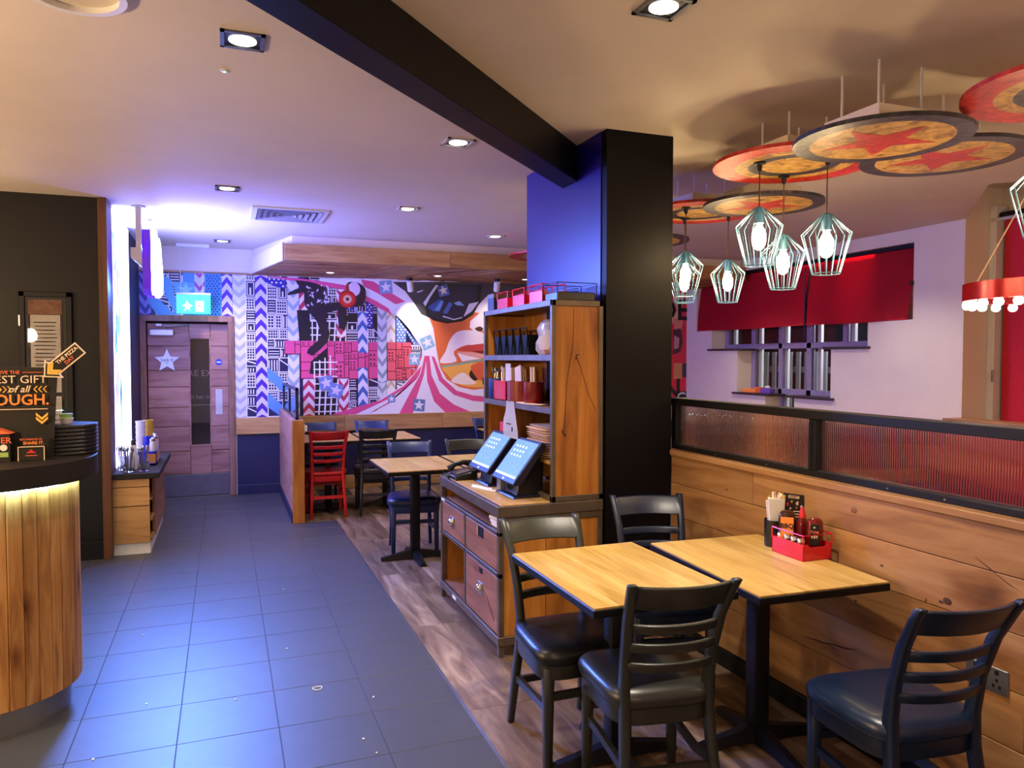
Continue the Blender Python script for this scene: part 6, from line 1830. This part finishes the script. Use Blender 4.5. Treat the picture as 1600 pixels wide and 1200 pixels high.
# ================================================================ ceiling fittings
def downlight(x, y, lab, rz=0.0, small=False, z=2.82, w=0.165, body='silver_paint', on=True):
    t = thing('downlight', lab, 'ceiling light', (x, y, z), rz, 'recessed downlights')
    h = w / 2
    b = MB()
    for a, c in (((-h, -h), (h, -h + .016)), ((-h, h - .016), (h, h)), ((-h, -h), (-h + .016, h)), ((h - .016, -h), (h, h))):
        b.box((a[0], a[1], -.008), (c[0], c[1], 0))
    part('frame', b, M[body], t, world=False)
    part('recess', MB().box((-h + .016, -h + .016, -.003), (h - .016, h - .016, 0)), M['black'], t, world=False)
    part('lens', MB().lathe([(.052, -.003), (.052, -.006), (.04, -.0065)], n=24), M['lens'], t, world=False)
    return t
DL = [(0.083, 3.158, 'square downlight with grey frame near the top left', 'kick', 0), (1.465, 2.33, 'square downlight at the top edge over the front tables', 'kick', 1), (1.274, 4.194, 'square downlight tucked beside the black beam', 'silver_paint', 0),
      (0.037, 5.926, 'square downlight in the middle of the aisle ceiling', 'kick', 0), (1.443, 6.198, 'square downlight left of the blue-lit pillar side', 'silver_paint', 0), (0.0, 8.60, 'square downlight farthest down the aisle before the door', 'kick', 0), (2.60, 7.27, 'square downlight right beside the pillar by the canopy', 'silver_paint', 0)]
for x, y, lab, body, k in DL:
    downlight(x, y, lab, 0.0, body=body)
    spot('downlight_beam', (x, y, 2.80), P_TABLE if k else P_DOWN, WHITE, 105, 0.7)
# added spot beams without fittings; the window wall pair follows light pools there
for x, y, k in ((-1.6, 1.0, 1), (0.5, 0.9, .45), (3.6, 0.8, .8), (4.3, 4.4, 1.3), (5.25, 7.3, 1), (5.25, 5.3, 1)):
    spot('downlight_beam', (x, y, 2.80), P_DOWN * k, WHITE, 120, 0.7)
for x, y in ((1.12, 8.6), (2.33, 8.5), (3.43, 8.5)):
    t = thing('canopy_light', ['round downlight in the canopy boards nearest the aisle', 'round downlight in the middle of the canopy boards', 'round downlight in the canopy boards next to the pillar'][int(x > 2) + int(x > 3)], 'ceiling light', (x, y, 2.532), 0, 'round lights in the canopy')
    part('trim', MB().lathe([(.05, 0), (.05, -.006), (.04, -.006), (.04, 0)], n=20), M['white_metal'], t, world=False)
    part('lens', MB().lathe([(.04, -.001), (.04, -.004), (.02, -.005)], n=20), M['lens'], t, world=False)
    spot('canopy_beam', (x, y, 2.51), 22, WHITE, 110, 0.7)
for x, y, lab in ((2.08, 8.85, 'white cylinder spotlight under the canopy aimed at the mural'), (3.10, 8.6, 'white cylinder spotlight at the right end of the visible canopy')):
    t = thing('spotlight', lab, 'spotlight', (x, y, 2.53))
    part('mount', MB().cyl((x, y, 2.50), (x, y, 2.532), 0.036, n=16), M['black_metal'], t)
    tgt = Vector((x + 0.15, 9.2, 1.9)); dv = (tgt - Vector((x, y, 2.49))).normalized()
    p0 = Vector((x, y, 2.495)); p1 = p0 + dv * 0.13
    part('barrel', MB().cyl(p0 - dv * .01, p1, 0.038, n=18), M['white'], t)
    part('lens', MB().cyl(p1, p1 + dv * .002, 0.028, n=18), M['lens'], t)
    spot('mural_beam', tuple(p1 + dv * .01), 30 if x < 3 else 12, WHITE, 75, 0.8, target=tuple(tgt), radius=0.03)
# vent
vt = thing('ceiling_vent', 'white square four-way air vent in the aisle ceiling', 'vent', (0.54, 6.83, 2.82))
def frame_sq(w, t_, z0, z1):
    b = MB(); h = w / 2
    for a, c in (((-h, -h), (h, -h + t_)), ((-h, h - t_), (h, h)), ((-h, -h + t_), (-h + t_, h - t_)), ((h - t_, -h + t_), (h, h - t_))):
        b.box((a[0], a[1], z0), (c[0], c[1], z1))
    return b
part('frame', frame_sq(0.62, .045, -.012, 0), M['white_metal'], vt, world=False)
part('throat', MB().box((-.27, -.27, -.002), (.27, .27, 0)), M['black'], vt, world=False)
for k, w in enumerate((.52, .42, .32, .22, .12)):
    h = w / 2
    b = MB()
    o = b.ring([(-h, -h, -.016), (h, -h, -.016), (h, h, -.016), (-h, h, -.016)]); i_ = b.ring([(-h + .03, -h + .03, -.003), (h - .03, -h + .03, -.003), (h - .03, h - .03, -.003), (-h + .03, h - .03, -.003)])
    for j in range(4):
        b.bm.faces.new((o[j], o[(j + 1) % 4], i_[(j + 1) % 4], i_[j]))
    bmesh.ops.solidify(b.bm, geom=list(b.bm.faces), thickness=0.003)
    part('louvre', b, M['white_metal'], vt, world=False, smooth=False)
rl = thing('ring_light', 'white ring fitting on the ceiling at the top left corner', 'ceiling light', (-0.46, 2.93, 2.82))
b = MB()
b.skin([b.ring([(r * math.cos(2 * PI * i / 40), r * math.sin(2 * PI * i / 40), z) for i in range(40)]) for r, z in ((.165, 0), (.165, -.02), (.14, -.02), (.14, 0))], closed=True)
part('ring', b, M['white'], rl, world=False)
ld = thing('sensor_lamp', 'tiny round teal indicator lamp in the aisle ceiling', 'indicator', (0.018, 3.518, 2.82))
part('bezel', MB().lathe([(.018, 0), (.018, -.004), (.012, -.006)], n=16), M['white_metal'], ld, world=False)
part('light', MB().ball((0, 0, -.006), (.008, .008, .004), 10, 6), glow('teal_indicator', (0.2, 1.0, 0.8), 1.5), ld, world=False)
